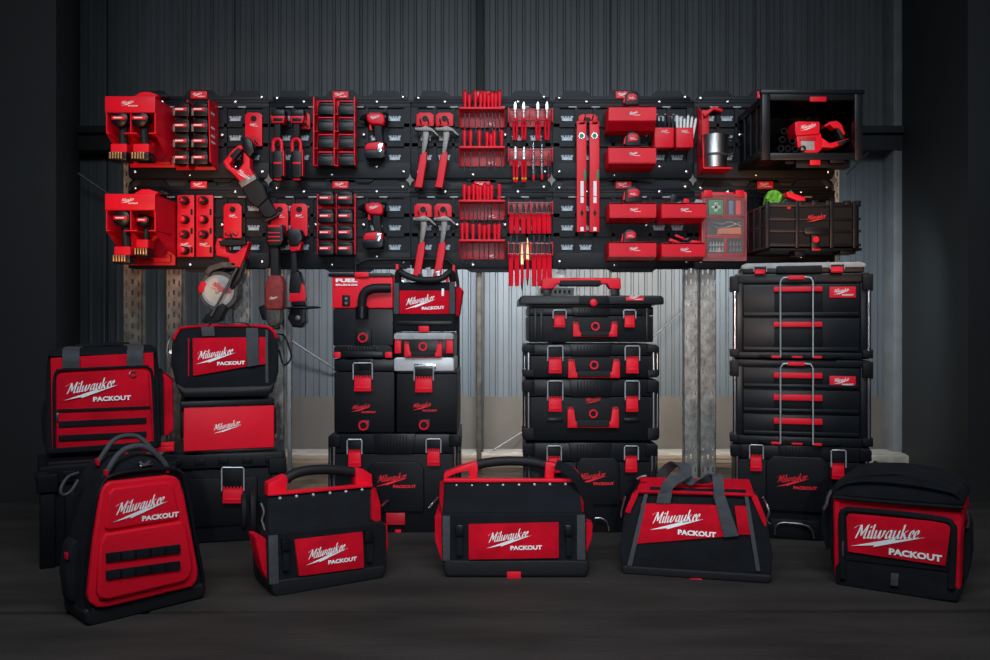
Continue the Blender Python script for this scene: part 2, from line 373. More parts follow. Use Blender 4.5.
post(825, 840, 'perforated post at the right end of the boards')
r = thing('steel_tube', 'slim bright steel tube beside the grinders below the boards', 'post', at(289, 330, 4.0) * 1, 0); r.location.z = PZ
M().box(-.008, .008, 0, .03, 0, 1.45, .002).part('tube', LGRY, r)
r = thing('steel_tube', 'slim brownish steel tube below the screwdriver racks, centre gap', 'post', at(479, 330, 4.0) * 1, 0); r.location.z = PZ
M().box(-.012, .012, 0, .04, 0, 1.45, .002).part('tube', GALVD, r)
def pallet(cx, label, w=.80):
    X = (cx - CX) * 4.0 / F
    r = thing('wooden_pallet', label, 'pallet', (X, 3.98, 0), 0, 'pallets under the boards')
    for k in range(3):
        z0, z1 = ((0, .022), (.022, .122), (.122, .144))[k]
        if k == 1:
            for xx in (-w / 2, -.07, w / 2 - .14):
                for yy in (.0, .30, .60): M().box(xx, xx + .14, yy, yy + .10, z0, z1, .003).part('block', WOOD, r)
        else:
            for j in range(5 if k == 2 else 3):
                yy = j * .15 if k == 2 else j * .30
                M().box(-w / 2, w / 2, yy, yy + (.12 if k == 2 else .10), z0, z1, .003).part('board', WOOD, r)
    return r
pallet(172, 'pale wooden pallet under the far left posts'); pallet(302, 'pale wooden pallet between left chests and vacuum stack', .42)
pallet(495, 'pale wooden pallet behind the middle tool tote', .78); pallet(700, 'pale wooden pallet behind the red and black duffel bag', .90)
pallet(850, 'pale wooden pallet behind the right drawer stack', .42)

# ------------------------------------------------------------------ mounting boards
PD = 3.95
def P2(px, py, y=0.0): return at(px, py, PD + y)
XS = [128, 269.5, 411, 552.5, 694]; NX = 141; ROWS = [88, 178]
def make_board():
    o = thing('mounting_board', 'x', 'mounting board', at(XS[0], ROWS[0], PD), 0, 'black mounting boards')
    s = PD / F
    def X(v): return (v) * s
    m = M()
    # rear slab with the trapezoid tabs of the top edge, notched bottom edge
    t = [(0, 90), (0, 14), (4, 9), (9, 7.5), (12, 2), (34, 2), (40, 7.5), (55, 7.5), (60, 1.5), (84, 1.5), (89, 7.5), (99, 7.5), (104, 2), (128, 2), (132, 7.5), (137, 9), (141.3, 14), (141.3, 86), (136, 91), (104, 91), (100, 94), (60, 94), (55, 91), (6, 91)]
    t = [p for p in t if p[0] is not None]
    fr_ = [(X(a), .012, -X(b)) for a, b in t]; m.ext(fr_, [(a, .03, c) for a, b, c in fr_])
    m.box(X(0.2), X(141), 0, .012, -X(19.8), -X(15), .002); m.box(X(0.2), X(141), -.003, .012, -X(15), -X(12.5), .002)
    m.box(X(3), X(138), .004, .012, -X(12), -X(8.5), .002)
    m.box(X(0.2), X(141), 0, .012, -X(90), -X(74.5), .003)
    wins = [7 + 18.4 * k for k in range(7)]
    for y in (31, 48.5, 66): pass
    m.box(X(0.2), X(7), 0, .012, -X(75), -X(19)); m.box(X(134.5), X(141), 0, .012, -X(75), -X(19))
    for k in range(6): m.box(X(7 + 18.4 * k + 15.5), X(7 + 18.4 * (k + 1)), 0, .012, -X(75), -X(19))
    for yy in (35.5, 55): m.box(X(1), X(140), 0, .012, -X(yy + 3.5), -X(yy))
    m.part('panel', PLATE, o)
    c = None
    for k in (0, 1, 5, 6):
        for j, yy in enumerate((31, 50.5, 70)):
            if c is None:
                q = M()
                for i in range(4): q.box(X(-4.8 + i * 2.7), X(-4.8 + i * 2.7 + 1.5), 0, .005, X(.6), X(2.4))
                q.box(X(-5.2), X(5.2), 0, .006, -X(2.6), X(.8)); q.box(X(-6), X(-4.6), 0, .004, X(.8), X(2.2)); q.box(X(4.6), X(6), 0, .004, X(.8), X(2.2)); c = q.part('cleat', CLEAT, o)
            else:
                c = c.copy(); COL.objects.link(c)
            c.location = (X(7 + 18.4 * k + 7.75), .007, -X(yy - 1))
    sw = None
    for a, b in ((7, 10), (34, 14), (107, 14), (133, 9), (46, 47), (94, 47), (7, 84), (62, 87), (107, 79), (134, 84)):
        if sw is None:
            sw = M().lathe((0, 0, 0), (0, -1, 0), [(0, .0085), (.004, .0085), (.006, .005)], 10).part('screw', CHR, o)
        else:
            sw = sw.copy(); COL.objects.link(sw)
        sw.location = (X(a), .003 if b in (9, 10) else -.001, -X(b))
    sl = None
    for a in (20, 43, 90, 114):
        if sl is None: sl = M().box(-X(4), X(4), -.002, .002, -X(.7), X(.7), .001).part('slot_strip', LGRY, o)
        else: sl = sl.copy(); COL.objects.link(sl)
        sl.location = (X(a), 0, -X(19))
    b = M().box(-X(8), X(8), -.004, .012, -X(3.6), X(3.6), .002).part('badge', RED, o); b.location = (X(71), 0, -X(7))
    lg = bpy.data.objects.new('logo', LOGO['fullw']); COL.objects.link(lg); lg.parent = b; lg.scale = (X(13),) * 3; lg.location = (-X(6.5), -.005, -X(2.2))
    return o
board0 = make_board()
bn = ['upper board at the far left, behind the drill cubby and battery rack', 'upper board holding the two slim tools and the impact driver', 'upper board holding hammers, screwdrivers and pliers', 'upper board holding the levels, parts bins and pen cups', 'upper board at the far right, holding the steel cup and open crate',
      'lower board at the far left, under the drill cubby board', 'lower board behind the hanging grinders and battery pairs', 'lower board behind hammers, screwdrivers and crowded pliers', 'lower board with four parts bins', 'lower board at the far right, behind the clear organizer and ribbed crate']
for r_ in range(2):
    for c_ in range(5):
        loc = at(XS[c_], ROWS[r_], PD)
        if r_ == 0 and c_ == 0: board0['label'] = 'black mounting board, ' + bn[0]
        else: copy_thing(board0, loc, 'black mounting board, ' + bn[r_ * 5 + c_])
o = thing_px('mounting_rail', 'dark steel rail behind the joint between the two rows of boards', 'rail', 480, 192, 3.981)
M(o).pb(128, 170, 834, 192, 0, .018, .002).part('rail_body', BEAM)
o = thing_px('mounting_rail', 'dark steel rail behind the top of the upper boards', 'rail', 480, 112, 3.981)
M(o).pb(128, 99, 834, 112, 0, .018, .002).part('rail_body', BEAM)
# joint brackets between the board rows
for i, px in enumerate((128, 268.5, 410, 551.5, 693, 834)):
    o = thing_px('joining_bracket', 'silver bracket joining the boards, %s from the left' % ORD[i], 'bracket', px, 180, PD - .004, 'silver brackets between board rows')
    m = M(); k7 = .7
    m.ext([(-.02, 0, .0), (-.006, 0, -.012), (0, 0, -.03), (.006, 0, -.012), (.02, 0, 0), (.006, 0, .012), (0, 0, .03), (-.006, 0, .012)], [(a, .004, c) for a, c in ((-.02, 0), (-.006, -.012), (0, -.03), (.006, -.012), (.02, 0), (.006, .012), (0, .03), (-.006, .012))])
    m.part('bracket_plate', ROD, o)

# ------------------------------------------------------------------ hook plates
def hook_plate(px, py, w, h, label, top_only=False):
    o = thing_px('tool_hook', label, 'tool hook', px, py + h, PD - .001, 'red tool hooks')
    m = M(o); x0, x1 = px - w / 2, px + w / 2
    m.pp([(x0, py + h), (x1, py + h), (x1, py + 3), (x1 - 3, py + .5), (x0 + 3, py + .5), (x0, py + 3)], -.016, .016, .002); m.part('plate', RED)
    M(o).disc(px, py + 6.5, -.018, .014, .004).part('keyhole', BLK)
    if h > 18: logo(o, (px - 4, py + 14.5), (px + 5, py + 14.5), -.0172, 'fullw')
    m = M(o)
    for sx in (-.018, .018):
        c = m.P(px, py + h - 2.5, -.016); m.tube([c + Vector((sx, .002, 0)), c + Vector((sx, -.035, 0)), c + Vector((sx, -.05, .006)), c + Vector((sx, -.052, .014))], .0035, 8)
    m.part('hook', ROD)
    return o
hook_plate(253.5, 112, 17, 34, 'long red tool hook above the hanging reciprocating saw, upper left')
hook_plate(304, 112, 12, 17, 'red tool hook partly behind the right slim tool')
hook_plate(425, 112, 17.5, 14, 'left red hook with black keyhole, upper hammers')
hook_plate(444.5, 112, 17.5, 14, 'right red hook with black keyhole, upper hammers')
hook_plate(588, 113.5, 19, 9, 'wide red hook above the twin spirit levels')
hook_plate(232.5, 203, 18, 35, 'long red tool hook above the circular saw')
hook_plate(279.5, 203, 17, 33, 'left of two long red hooks above the grinders')
hook_plate(299, 203, 17, 33, 'right of two long red hooks above the grinders')
hook_plate(423, 203, 17.5, 14, 'left red hook with black keyhole, lower hammers')
hook_plate(443, 203, 17.5, 14, 'right red hook with black keyhole, lower hammers')
hook_plate(375, 112, 14, 9, 'small red hook behind the upper impact driver')
hook_plate(375, 202, 14, 9, 'small red hook behind the lower impact driver')

# ------------------------------------------------------------------ hammers
def hammer(px, py, label):
    """framing hammer, head at top (px,py), red grip swinging to lower left"""
    o = thing_px('hammer', label, 'hammer', px - 5, py + 58, 3.905, 'red-gripped hammers'); m = M(o)
    q = lambda x, y: (px + x, py + y)
    m.pp([q(-2.5, 0), q(2.5, 0), q(3.5, 8), q(-.5, 27), q(-4, 27), q(-3, 12)], -.006, .014, .002).part('shank', GRIT)
    m = M(o); m.pp([q(-9, .5), q(-4, 0), q(0, -1.5), q(4, 0), q(7, 1.5), q(13, 8), q(12, 9), q(6, 4.2), q(-3, 4), q(-9, 3.5)], -.012, .026, .003)
    c = m.P(px - 10, py + 2.2, 0); m.cyl(c, c + Vector((.012, 0, 0)), .012, seg=12); m.part('head', GRIT)
    M(o).pp([q(-5.5, 27), q(1.5, 24), q(1, 35), q(-3.5, 61), q(-11.5, 60), q(-9, 50), q(-7, 36)], -.016, .032, .006, 3).part('grip', RED)
hammer(425.5, 127, 'left hammer with red grip on the upper board'); hammer(446, 127, 'right hammer with red grip on the upper board')
hammer(423.5, 217, 'left hammer with red grip on the lower board'); hammer(444, 217, 'right hammer with red grip on the lower board')

# ------------------------------------------------------------------ battery packs
def battery(style):
    w, h, dp = (.074, .064, .075)
    o = thing('battery_pack', 'x', 'battery', (0, 0, 0))
    m = M(); m.box(-w / 2, w / 2, 0, dp, 0, h * .68, .006); m.box(-w / 2 + .004, w / 2 - .004, .006, dp, h * .66, h * .9, .004); m.part('case', BLK2, o)
    m = M(); m.box(-w / 2 + .006, w / 2 - .006, .012, dp - .004, h * .88, h, .003)
    for sx in (-1, 1): m.box(sx * w * .36 - .004, sx * w * .36 + .004, .004, dp - .01, h * .86, h * 1.04, .001)
    m.part('terminal_rail', BLK, o)
    if style != 'top':
        M().box(-w / 2 + .008, w / 2 - .012, -.0025, .004, h * .36, h * .60, .001).part('label_strip', RED, o)
        M().box(-w / 2 + .012, w / 2 - .026, -.0035, .0, h * .44, h * .53).part('lettering', WHT, o)
    if style == 'brass': M().box(-w / 2 - .001, -w / 2 + .010, -.002, .02, .002, h * .55, .002).part('side_clip', GRIT, o)
    if style == 'top': M().box(-w / 2 + .004, w / 2 - .004, -.003, .012, h * .90, h * 1.0, .002).part('release_band', RED, o)
    return o
def battery_grid(xs, ys, y, style, where, grp):
    """xs: px column centres, ys: px rows of the battery bottoms"""
    b0 = battery(style)
    for j, py in enumerate(ys):
        for i, px in enumerate(xs):
            rn = ('top', 'second', 'third', 'bottom')[j]; cn = ('left', 'right')[i]
            lab = 'battery, %s row, %s column of the %s' % (rn, cn, where)
            loc = at(px, py, PD + y)
            if j == 0 and i == 0: b0.location = loc; b0['label'] = lab; b0['group'] = grp
            else: copy_thing(b0, loc, lab, grp)
# rack one: seen with its right flank, upper far left
o = thing_px('battery_rack', 'red battery rack beside the upper drill cubby, eight packs', 'battery rack', 195, 170, PD - .001)
m = M(o); m.pb(176, 106, 216, 170, -.012, .012, .002); m.part('back_panel', RED)
m = M(o)
a = [(.0, -.0), (0, -.12), (0, -.12)]
xr = m.P(209, 106, -.13).x; zt = m.P(213, 105, 0).z; zb_ = m.P(213, 171, 0).z
m.ext([(xr - .004, 0, zb_), (xr - .004, -.11, zb_ + .02), (xr - .004, -.13, zt - .01), (xr - .004, 0, zt + .005)], [(xr, 0, zb_), (xr, -.11, zb_ + .02), (xr, -.13, zt - .01), (xr, 0, zt + .005)])
m.part('side_panel', RED)
m = M(o)
for px in (194.5,):
    xx = m.P(px, 120, 0).x; m.box(xx - .004, xx + .004, -.09, -.012, zb_, zt - .002)
for py in (113, 129, 145, 161):
    z = m.P(195, py + 2.5, 0).z; x0 = m.P(177, py, 0).x; m.box(x0, xr - .004, -.07, -.012, z - .004, z, .001)
m.part('shelf', RED)
mm = M(o); zz = [mm.P(213, p, 0).z for p in (118, 132, 140, 146)]; mm.bm.free()
mm = M(); 
for z, l in zip(zz, (.045, .05, .05, .05)): mm.box(xr, xr + .0008, -.10, -.10 + l, z - .006, z + .004)
mm.part('lettering', WHT, o)
battery_grid((181, 199.5), (116, 132, 147.5, 164), -.112, 'brass', 'rack beside the upper drill cubby', 'batteries in the upper left rack')
# rack two
def open_rack(x0, y0, x1, y1, label, frame=True):
    o = thing_px('battery_rack', label, 'battery rack', (x0 + x1) / 2, y1, PD - .001)
    M(o).pb(x0, y0, x1, y1, -.010, .010, .001).part('back_panel', RED)
    m = M(o); zt = m.P(x0, y0, 0).z; zb2 = m.P(x0, y1, 0).z
    for px in (x0, (x0 + x1) / 2, x1):
        xx = m.P(px, y0, 0).x; m.box(xx - .003, xx + .003, -.075 if frame else -.03, -.01, zb2 - .003, zt, .001)
    m.part('divider', RED)
    m = M(o)
    for k in range(4):
        py = y0 + (y1 - y0) * (k + 1) / 4; z = m.P(x0, py, 0).z; m.box(m.P(x0, py, 0).x, m.P(x1, py, 0).x, -.07 if frame else -.03, -.01, z - .003, z + .001, .001)
    m.part('shelf', RED)
    return o
open_rack(317, 101, 357, 168, 'red framed battery rack beside the upper impact driver, eight packs')
battery_grid((325.5, 346), (114.5, 131, 148, 165.5), -.083, 'top', 'framed rack left of the upper impact driver', 'batteries in the upper middle rack')
open_rack(319, 195, 356, 254, 'red backed battery rack on the lower board, eight packs', False)
battery_grid((325.5, 344.5), (204.5, 222.5, 239, 255), -.085, 'front', 'red rack on the lower board', 'batteries in the lower middle rack')
# slim battery strips, lower far left
for si, (x0, x1) in enumerate(((177, 194), (196, 213))):
    side = ('left', 'right')[si]
    o = thing_px('battery_strip', 'slim red holder strip with round batteries, %s of the pair' % side, 'battery rack', (x0 + x1) / 2, 257, PD - .001, 'slim battery strips')
    M(o).pb(x0, 195, x1, 257, -.02, .02, .004).part('strip_body', RED)
    m = M(o)
    for py in (212, 231, 250): m.pb(x1 - 3.5, py - 3, x1 - 1.5, py + 3, -.022, .004)
    m.part('slot', BLK)
    logo(o, (x0 + 3, 246.5), (x1 - 3, 246.5), -.021, 'fullw')
    for j, py in enumerate((200, 219, 234, 250)):
        if si == 1 and j == 3: continue
        b = thing_px('round_battery', 'small round red-capped battery, %s down on the %s slim strip' % (ORD[j], side), 'battery', x0 + 5.5, py, PD - .021, 'round batteries on slim strips')
        q = M(b); c = q.P(x0 + 5.5, py, -.04)
        q.lathe(c + Vector((0, .04, 0)), (0, -1, 0), [(0, .020), (.03, .020), (.036, .018)], 14).part('battery_body', BLK2)
        q = M(b); q.lathe(c + Vector((-.003, .004, 0)), (0, -1, 0), [(0, .015), (.006, .014), (.009, .009)], 3 if j % 2 == 0 else 14).part('battery_cap', RED)

# ------------------------------------------------------------------ drill cubbies
def drill(px, py, d, label, hx=5, hy=30, small=False):
    """drill seen from behind its motor end; px,py = centre of the round end, handle down to (px+hx, py+hy)"""
    o = thing_px('cordless_drill', label, 'drill', px, py + hy + 16, d, 'cordless drills in the red cubbies'); m = M(o)
    k = .95 if small else 1.25; c = m.P(px, py, 0)
    m.lathe(c, (0, 1, 0), [(-.002, .020 * k), (.004, .030 * k), (.05, .031 * k), (.055, .026 * k)], 18); m.part('motor_cap', BLK2)
    q = M(o); q.lathe(c + Vector((0, .055, 0)), (0, 1, 0), [(0, .028 * k), (.07, .027 * k), (.09, .02 * k), (.13, .018 * k)], 16); q.part('body', RED)
    q = M(o); q.box(c.x - .024 * k, c.x + .024 * k, c.y - .005, c.y, c.z - .008, c.z + .009, .002); q.part('label_strip', RED)
    q = M(o); q.box(c.x - .016 * k, c.x + .014 * k, c.y - .006, c.y - .004, c.z - .002, c.z + .003); q.part('lettering', WHT)
    h = q0 = M(o); b = h.P(px + hx, py + hy, .02)
    h.tube([c + Vector((.004, .05, -.02)), c * .5 + b * .5 + Vector((0, .03, 0)), b + Vector((0, .02, 0))], .0155 * k, 10); h.part('handle', RUB)
    q = M(o); q.box(b.x - .030 * k, b.x + .028 * k, -.012, .055, b.z - .022, b.z + .018, .008, 3); q.part('foot', RED)
    q = M(o); q.box(b.x - .031 * k, b.x + .030 * k, -.022, .06, b.z - .058, b.z - .022, .005); q.part('battery', BLK2)
    q = M(o)
    for t in range(5): q.box(b.x - .030 * k + t * .012, b.x - .024 * k + t * .012, -.026, -.02, b.z - .050, b.z - .022, .001)
    q.part('contact_rib', BRASS)
    return o
def cubby(y0, where):
    d = 3.70; o = thing_px('drill_cubby', 'red two-bay drill holder at the %s' % where, 'tool holder', 131, y0 + 70, PD - .001, None); m = M(o)
    dy = d - PD
    def Z(py, dd): return wz(py, dd) - o.location.z
    xl = (106 - CX) * d / F - o.location.x; xr = (155.5 - CX) * d / F - o.location.x; xm = (130.5 - CX) * d / F - o.location.x
    yf = d - o.location.y
    zt, zl, zf = Z(y0, d), Z(y0 + 15.5, d), Z(y0 + 36, d); zb = Z(y0 + 71, PD)
    sp = [(yf, zt), (yf, zf), (yf + .12, zf - .07), (-.012, zf - .09), (-.012, zb), (0, zb), (0, zt - .005)]
    for nm, xa, xb in (('side_panel', xl, xl + .005), ('side_panel', xr - .005, xr)):
        q = M(o); q.ext([(xa, a, b) for a, b in sp], [(xb, a, b) for a, b in sp], .001); q.part(nm, RED)
    q = M(o); s2 = [(yf + .003, zt - .01), (yf + .003, zf), (yf + .10, zf - .03), (-.01, zf - .03), (-.01, zt - .01)]
    q.ext([(xm - .0025, a, b) for a, b in s2], [(xm + .0025, a, b) for a, b in s2]); q.part('divider', RED)
    q = M(o); q.box(xl, xr, -.012, 0, zb, zt - .005, .001); q.part('back_panel', RED)
    q = M(o); q.box(xl, xr, yf, 0, zt - .006, zt, .002); q.box(xl - .001, xr + .001, yf - .008, yf, zl, zt + .002, .003)
    q.box(xl, xr, yf - .004, yf, zl - .002, zl + .003); q.part('top_shelf', RED)
    q = M(o)
    for (a, b) in ((xl, xl + .014), (xm - .028, xm + .028), (xr - .030, xr)): q.box(a, b, yf, -.06, zf - .003, zf + .002, .001)
    q.part('support_ledge', RED)
    q = M(o); q.cyl((xm + .02, -.03, zb + .075), (xm + .02, -.012, zb + .075), .05, seg=18); q.box(xm + .01, xr - .02, -.028, -.012, zb + .012, zb + .05, .004); q.part('moulded_boss', RED)
    logo(o, (121, y0 + 9.5), (138, y0 + 9.5), yf - .0085, 'fullw')
    return o
cubby(97, 'upper left end of the boards'); cubby(194.5, 'lower left end of the boards')
drill(118.5, 118, 3.70, 'left drill in the upper cubby', 3.5, 31); drill(139, 118, 3.70, 'right drill in the upper cubby', 5, 31)
drill(120.5, 218, 3.70, 'drill with wide battery hanging in the lower cubby, left bay', 5, 33)
drill(142, 220, 3.74, 'small inspection tool hanging in the lower cubby, right bay', 3, 24, True)
for y0, wh in ((97, 'upper'), (194.5, 'lower')):
    o = thing_px('jigsaw', 'small red and black tool lying on top of the %s drill cubby' % wh, 'power tool', 140, y0, 3.76); m = M(o)
    m.pp([(133, y0 + .4), (156, y0 + .4), (158, y0 - 2.5), (149, y0 - 5.5), (141, y0 - 5.5), (135, y0 - 2)], -.01, .05, .006, 3).part('body', RED)
    M(o).pp([(150, y0 + .5), (169, y0 + .5), (167, y0 - 3), (158, y0 - 4.5), (150, y0 - 4)], .03, .05, .006, 3).part('motor_housing', BLK2)

# ------------------------------------------------------------------ impact drivers seen from the side
def impact(px, py, label):
    o = thing_px('impact_driver', label, 'impact driver', px, py + 45, 3.91, 'impact drivers hanging on the boards')
    q = lambda *p: [(px + a, py + b) for a, b in p]
    M(o).pp(q((-9, 2), (-6, 1), (4, 0), (9, 2), (10, 9), (8, 13), (-4, 12), (-8, 9)), -.03, .06, .012, 3).part('body', RED)
    m = M(o); c = m.P(px - 9, py + 6, 0); m.lathe(c + Vector((.01, 0, 0)), (-1, 0, 0), [(0, .022), (.02, .017), (.03, .010), (.04, .009)], 14).part('nose', BLK2)
    m = M(o); c = m.P(px + 8, py + 6, 0); m.lathe(c, (1, 0, 0), [(0, .026), (.018, .026), (.026, .018)], 16).part('motor_cap', BLK2)
    M(o).pp(q((-1, 12), (7, 12), (7, 20), (9, 31), (1, 31), (-1, 22)), -.018, .036, .008, 3).part('handle', RUB)
    M(o).pp(q((-6, 12), (-4, 11), (-3, 18), (-5.5, 18)), -.008, .016, .002).part('trigger', RED)
    M(o).pp(q((-10, 34), (-8, 31), (4, 29.5), (9, 31), (9, 37), (-10, 38)), -.034, .066, .005, 2).part('foot', RED)
    M(o).pp(q((-11, 38), (10, 37), (9, 44), (7, 46), (-9, 46), (-11, 44)), -.036, .070, .004, 2).part('battery', BLK2)
    M(o).pp(q((3, 31.5), (8, 31), (6, 40), (1.5, 40)), -.041, .006, .002).part('belt_clip', CHR)
    logo(o, (px - 5, py + 8), (px + 5, py + 7), -.0315, 'shortw')
impact(375, 112, 'red impact driver on the upper board, beside the battery rack'); impact(373.5, 202, 'red impact driver on the lower board')

# ------------------------------------------------------------------ slim upright tools, upper board
def slim_tool(px, label):
    o = thing_px('cordless_multi_tool', label, 'power tool', px, 178, 3.89, 'slim upright cordless tools')
    M(o).pb(px - 6.5, 109, px + 7, 116, -.03, .07, .006).part('battery', BLK2)
    M(o).pp([(px - 7.5, 115), (px + 7.5, 115), (px + 6, 123), (px - 5.5, 123)], -.028, .062, .006).part('battery_socket', RED)
    M(o).pb(px - 4.5, 118, px + 5, 121, -.031, .01, .001).part('label_strip', BLK)
    M(o).pp([(px - 3.5, 122), (px + 3, 122), (px + 3, 138), (px - 3.5, 138)], -.018, .04, .006, 3).part('handle', RUB)
    m = M(o); lp = [m.P(px + a, b, -.016) for a, b in ((-4, 152), (-4.2, 143), (-2, 139.5), (2, 139.5), (4, 143), (4.2, 152))]
    m.tube(lp, .0085, 8); m.part('loop_guard', RED)
    M(o).pp([(px - 5, 150), (px + 5, 150), (px + 5.5, 176), (px + 3, 179), (px - 3, 179), (px - 5.5, 176)], -.024, .05, .009, 3).part('motor_body', BLK2)
    M(o).pb(px - 4, 162, px + 4, 164, -.026, .006, .001).part('red_band', RED)
    m = M(o); m.pp([(px + 4.2, 150), (px + 6.2, 150), (px + 6.4, 176), (px + 4.6, 176)], -.02, .04, .002); m.pb(px - 3.5, 176.5, px + 3.5, 180, -.02, .03, .004); m.part('side_rib', RED)
slim_tool(277.5, 'left of two slim black and red upright tools'); slim_tool(296.5, 'right of two slim black and red upright tools')
# reciprocating saw hanging head down across both boards
o = thing_px('reciprocating_saw', 'red reciprocating saw hanging diagonally across the upper and lower left boards', 'power saw', 262, 222, 3.90)
M(o).pp([(241, 138), (247, 136), (252, 142), (254, 152), (249, 157), (244, 151)], -.045, .07, .006).part('battery', BLK2)
M(o).pp([(243, 151), (250, 158), (250, 168), (256, 178), (243, 186), (235, 176), (226, 168), (222.5, 162), (226, 158), (231, 167), (238, 170), (243, 163)], -.035, .06, .008, 3).part('body', RED)
M(o).pp([(222.5, 162), (233, 149), (240, 144), (244, 148), (236, 153), (231, 162), (226, 168)], -.03, .05, .008, 3).part('loop_handle', RED)
M(o).pp([(229, 156), (238, 147), (242, 150), (234, 160)], -.035, .03, .005).part('grip', RUB)
M(o).pp([(238, 182), (254, 174), (256.5, 179), (241.5, 188)], -.037, .064, .005).part('collar', GRIT)
M(o).pp([(241, 187), (256, 178), (263, 184), (268, 198), (257, 208), (249, 202)], -.03, .055, .010, 3).part('boot', RUB)
M(o).pp([(256, 204), (268, 198), (277, 213), (270, 218), (264, 217)], -.02, .036, .006, 3).part('shoe', RUB)
M(o).pp([(262, 221), (272, 213), (280, 213), (278, 216), (266, 222)], -.012, .02, .003).part('shoe_tip', BLK2)
logo(o, (236, 172), (247, 183), -.0365, 'shortw')
# circular saw
o = thing_px('circular_saw', 'circular saw with pale round blade hanging above the small duffel bag', 'power saw', 218, 322, 3.82); m = M(o)
c = m.P(219, 291, 0)
m.bm.free(); m = M(o); m.lathe(c + Vector((0, -.01, 0)), (0, 1, 0), [(0, .088), (.004, .091), (.05, .091), (.055, .08)], 36); m.part('blade_guard', GRITD)
m = M(o); m.lathe(c + Vector((0, -.016, 0)), (0, 1, 0), [(0, .072), (.004, .072)], 36); m.part('blade_plate', LGRY)
m = M(o); pts = []
for k in range(25):
    g = math.radians(95 + k * 12.0) if k < 22 else None
    if g is not None: pts.append((c.x + .060 * math.cos(g), c.y - .018, c.z + .060 * math.sin(g)))
pts.append((c.x + .012, c.y - .018, c.z)); m.ext(pts, [(a, b + .003, cc) for a, b, cc in pts]); m.part('blade_sticker', CREAM)
m = M(o); m.lathe(c + Vector((0, -.03, 0)), (0, 1, 0), [(0, .008), (.012, .012), (.014, .012)], 12).part('arbor_nut', CHR)
logo(o, (209, 287), (229, 299), -.0215, 'shortr')
M(o).pp([(204, 272), (208, 266), (222, 261.5), (236, 262), (236, 268), (222, 268), (212, 271), (208, 276)], -.03, .07, .006, 3).part('upper_shroud', GRITD)
M(o).pp([(198, 288), (201, 281), (207, 283), (203, 292), (199, 294)], -.02, .03, .003).part('shroud_decal', RED)
m = M(o); a = m.P(237, 268, -.045); b = m.P(211, 316, -.045); m.cyl(a, b, .006, seg=8); m.part('depth_arm', ROD)
M(o).pp([(205, 315), (222, 303), (226, 307), (219, 321), (208, 324), (201, 322)], -.035, .06, .005).part('base_shoe', RUB)
M(o).pp([(217, 238), (221, 238), (226, 246), (226, 252), (234, 254), (240, 250), (246, 240), (249, 242), (245, 256), (240, 268), (230, 266), (228, 258), (216, 256), (215, 246)], -.03, .06, .007, 3).part('body', RED)
M(o).pp([(218, 241), (228, 239), (246, 240), (246, 245), (228, 246), (220, 246)], -.05, .05, .006, 3).part('rear_handle', RUB)
m = M(o); m.cyl(m.P(231, 234, -.03), m.P(232, 250, -.03), .006, seg=8); m.cyl(m.P(217, 233, -.02), m.P(219, 250, -.02), .005, seg=8); m.part('lock_lever', RUB)
M(o).pp([(238, 266), (246, 258), (240, 278), (232, 290), (229, 287)], -.025, .05, .005).part('motor_housing', BLK2)
# two long grinders hanging below the lower board
o = thing_px('angle_grinder', 'left of two long grinders, worn dull red body, hanging below the boards', 'power tool', 272, 322, 3.86)
M(o).pp([(265.5, 225), (282, 224), (283, 240), (280, 246), (267, 246), (265, 240)], -.045, .08, .006).part('battery', BLK2)
M(o).pb(268, 224.8, 280, 227.3, -.047, .01, .001).part('label_strip', RED)
m = M(o)
for py in (232, 236, 240): m.pb(268, py, 280, py + 1.2, -.047, .01, .001)
m.part('battery_rib', RED)
M(o).pp([(270.5, 245), (278.5, 245), (279, 276), (270, 276)], -.025, .045, .008, 3).part('handle', RUB)
M(o).pp([(269, 275), (280, 275), (283.5, 283), (283, 306), (281, 310), (266.5, 310), (264.5, 304), (265, 283)], -.035, .07, .010, 3).part('body', mat('worn_red_plastic', (.28, .020, .018), .6, vary=.4, vscale=30))
M(o).pp([(266, 309), (281, 309), (280, 322), (276, 327), (270, 327), (266, 322)], -.03, .06, .008, 3).part('gear_head', GRITD)
M(o).pp([(258, 307), (267, 303), (267, 320), (262, 320)], -.015, .03, .004).part('side_guard', BLK2)
logo(o, (269, 300), (278, 300), -.036, 'shortw')
o = thing_px('angle_grinder', 'right of two long grinders, black and red, with a side disc below the boards', 'power tool', 297, 330, 3.86)
M(o).pp([(286, 231), (289, 228.5), (300, 229), (302.5, 238), (298, 246), (289, 246)], -.045, .08, .006).part('battery', BLK2)
M(o).pp([(287, 240), (302, 238), (300, 250), (291, 252)], -.035, .06, .006).part('battery_socket', RED)
M(o).pp([(290.5, 249), (296, 249), (297.5, 272), (291, 273)], -.022, .04, .008, 3).part('handle', RUB)
M(o).pp([(290, 272), (299, 271), (304, 285), (305, 306), (291, 306), (288.5, 290)], -.03, .06, .010, 3).part('body', BLK2)
M(o).pp([(289, 293), (300, 293), (301.5, 282), (304.5, 286), (305.5, 301), (289.5, 302)], -.034, .03, .004).part('red_band', RED)
M(o).pp([(291, 306), (305, 306), (306, 322), (301, 328), (292, 327), (287, 318)], -.03, .06, .009, 3).part('gear_head', BLK2)
m = M(o); c = m.P(303, 307.5, .0); m.lathe(c + Vector((0, 0, .004)), (0.03, 0, -1), [(0, .060), (.003, .080), (.008, .082), (.011, .06)], 32).part('disc_guard', RUB)
m = M(o); c = m.P(298, 318, -.032); m.lathe(c, (0, -1, 0), [(0, .012), (.006, .012), (.008, .006)], 6).part('bolt', ROD)

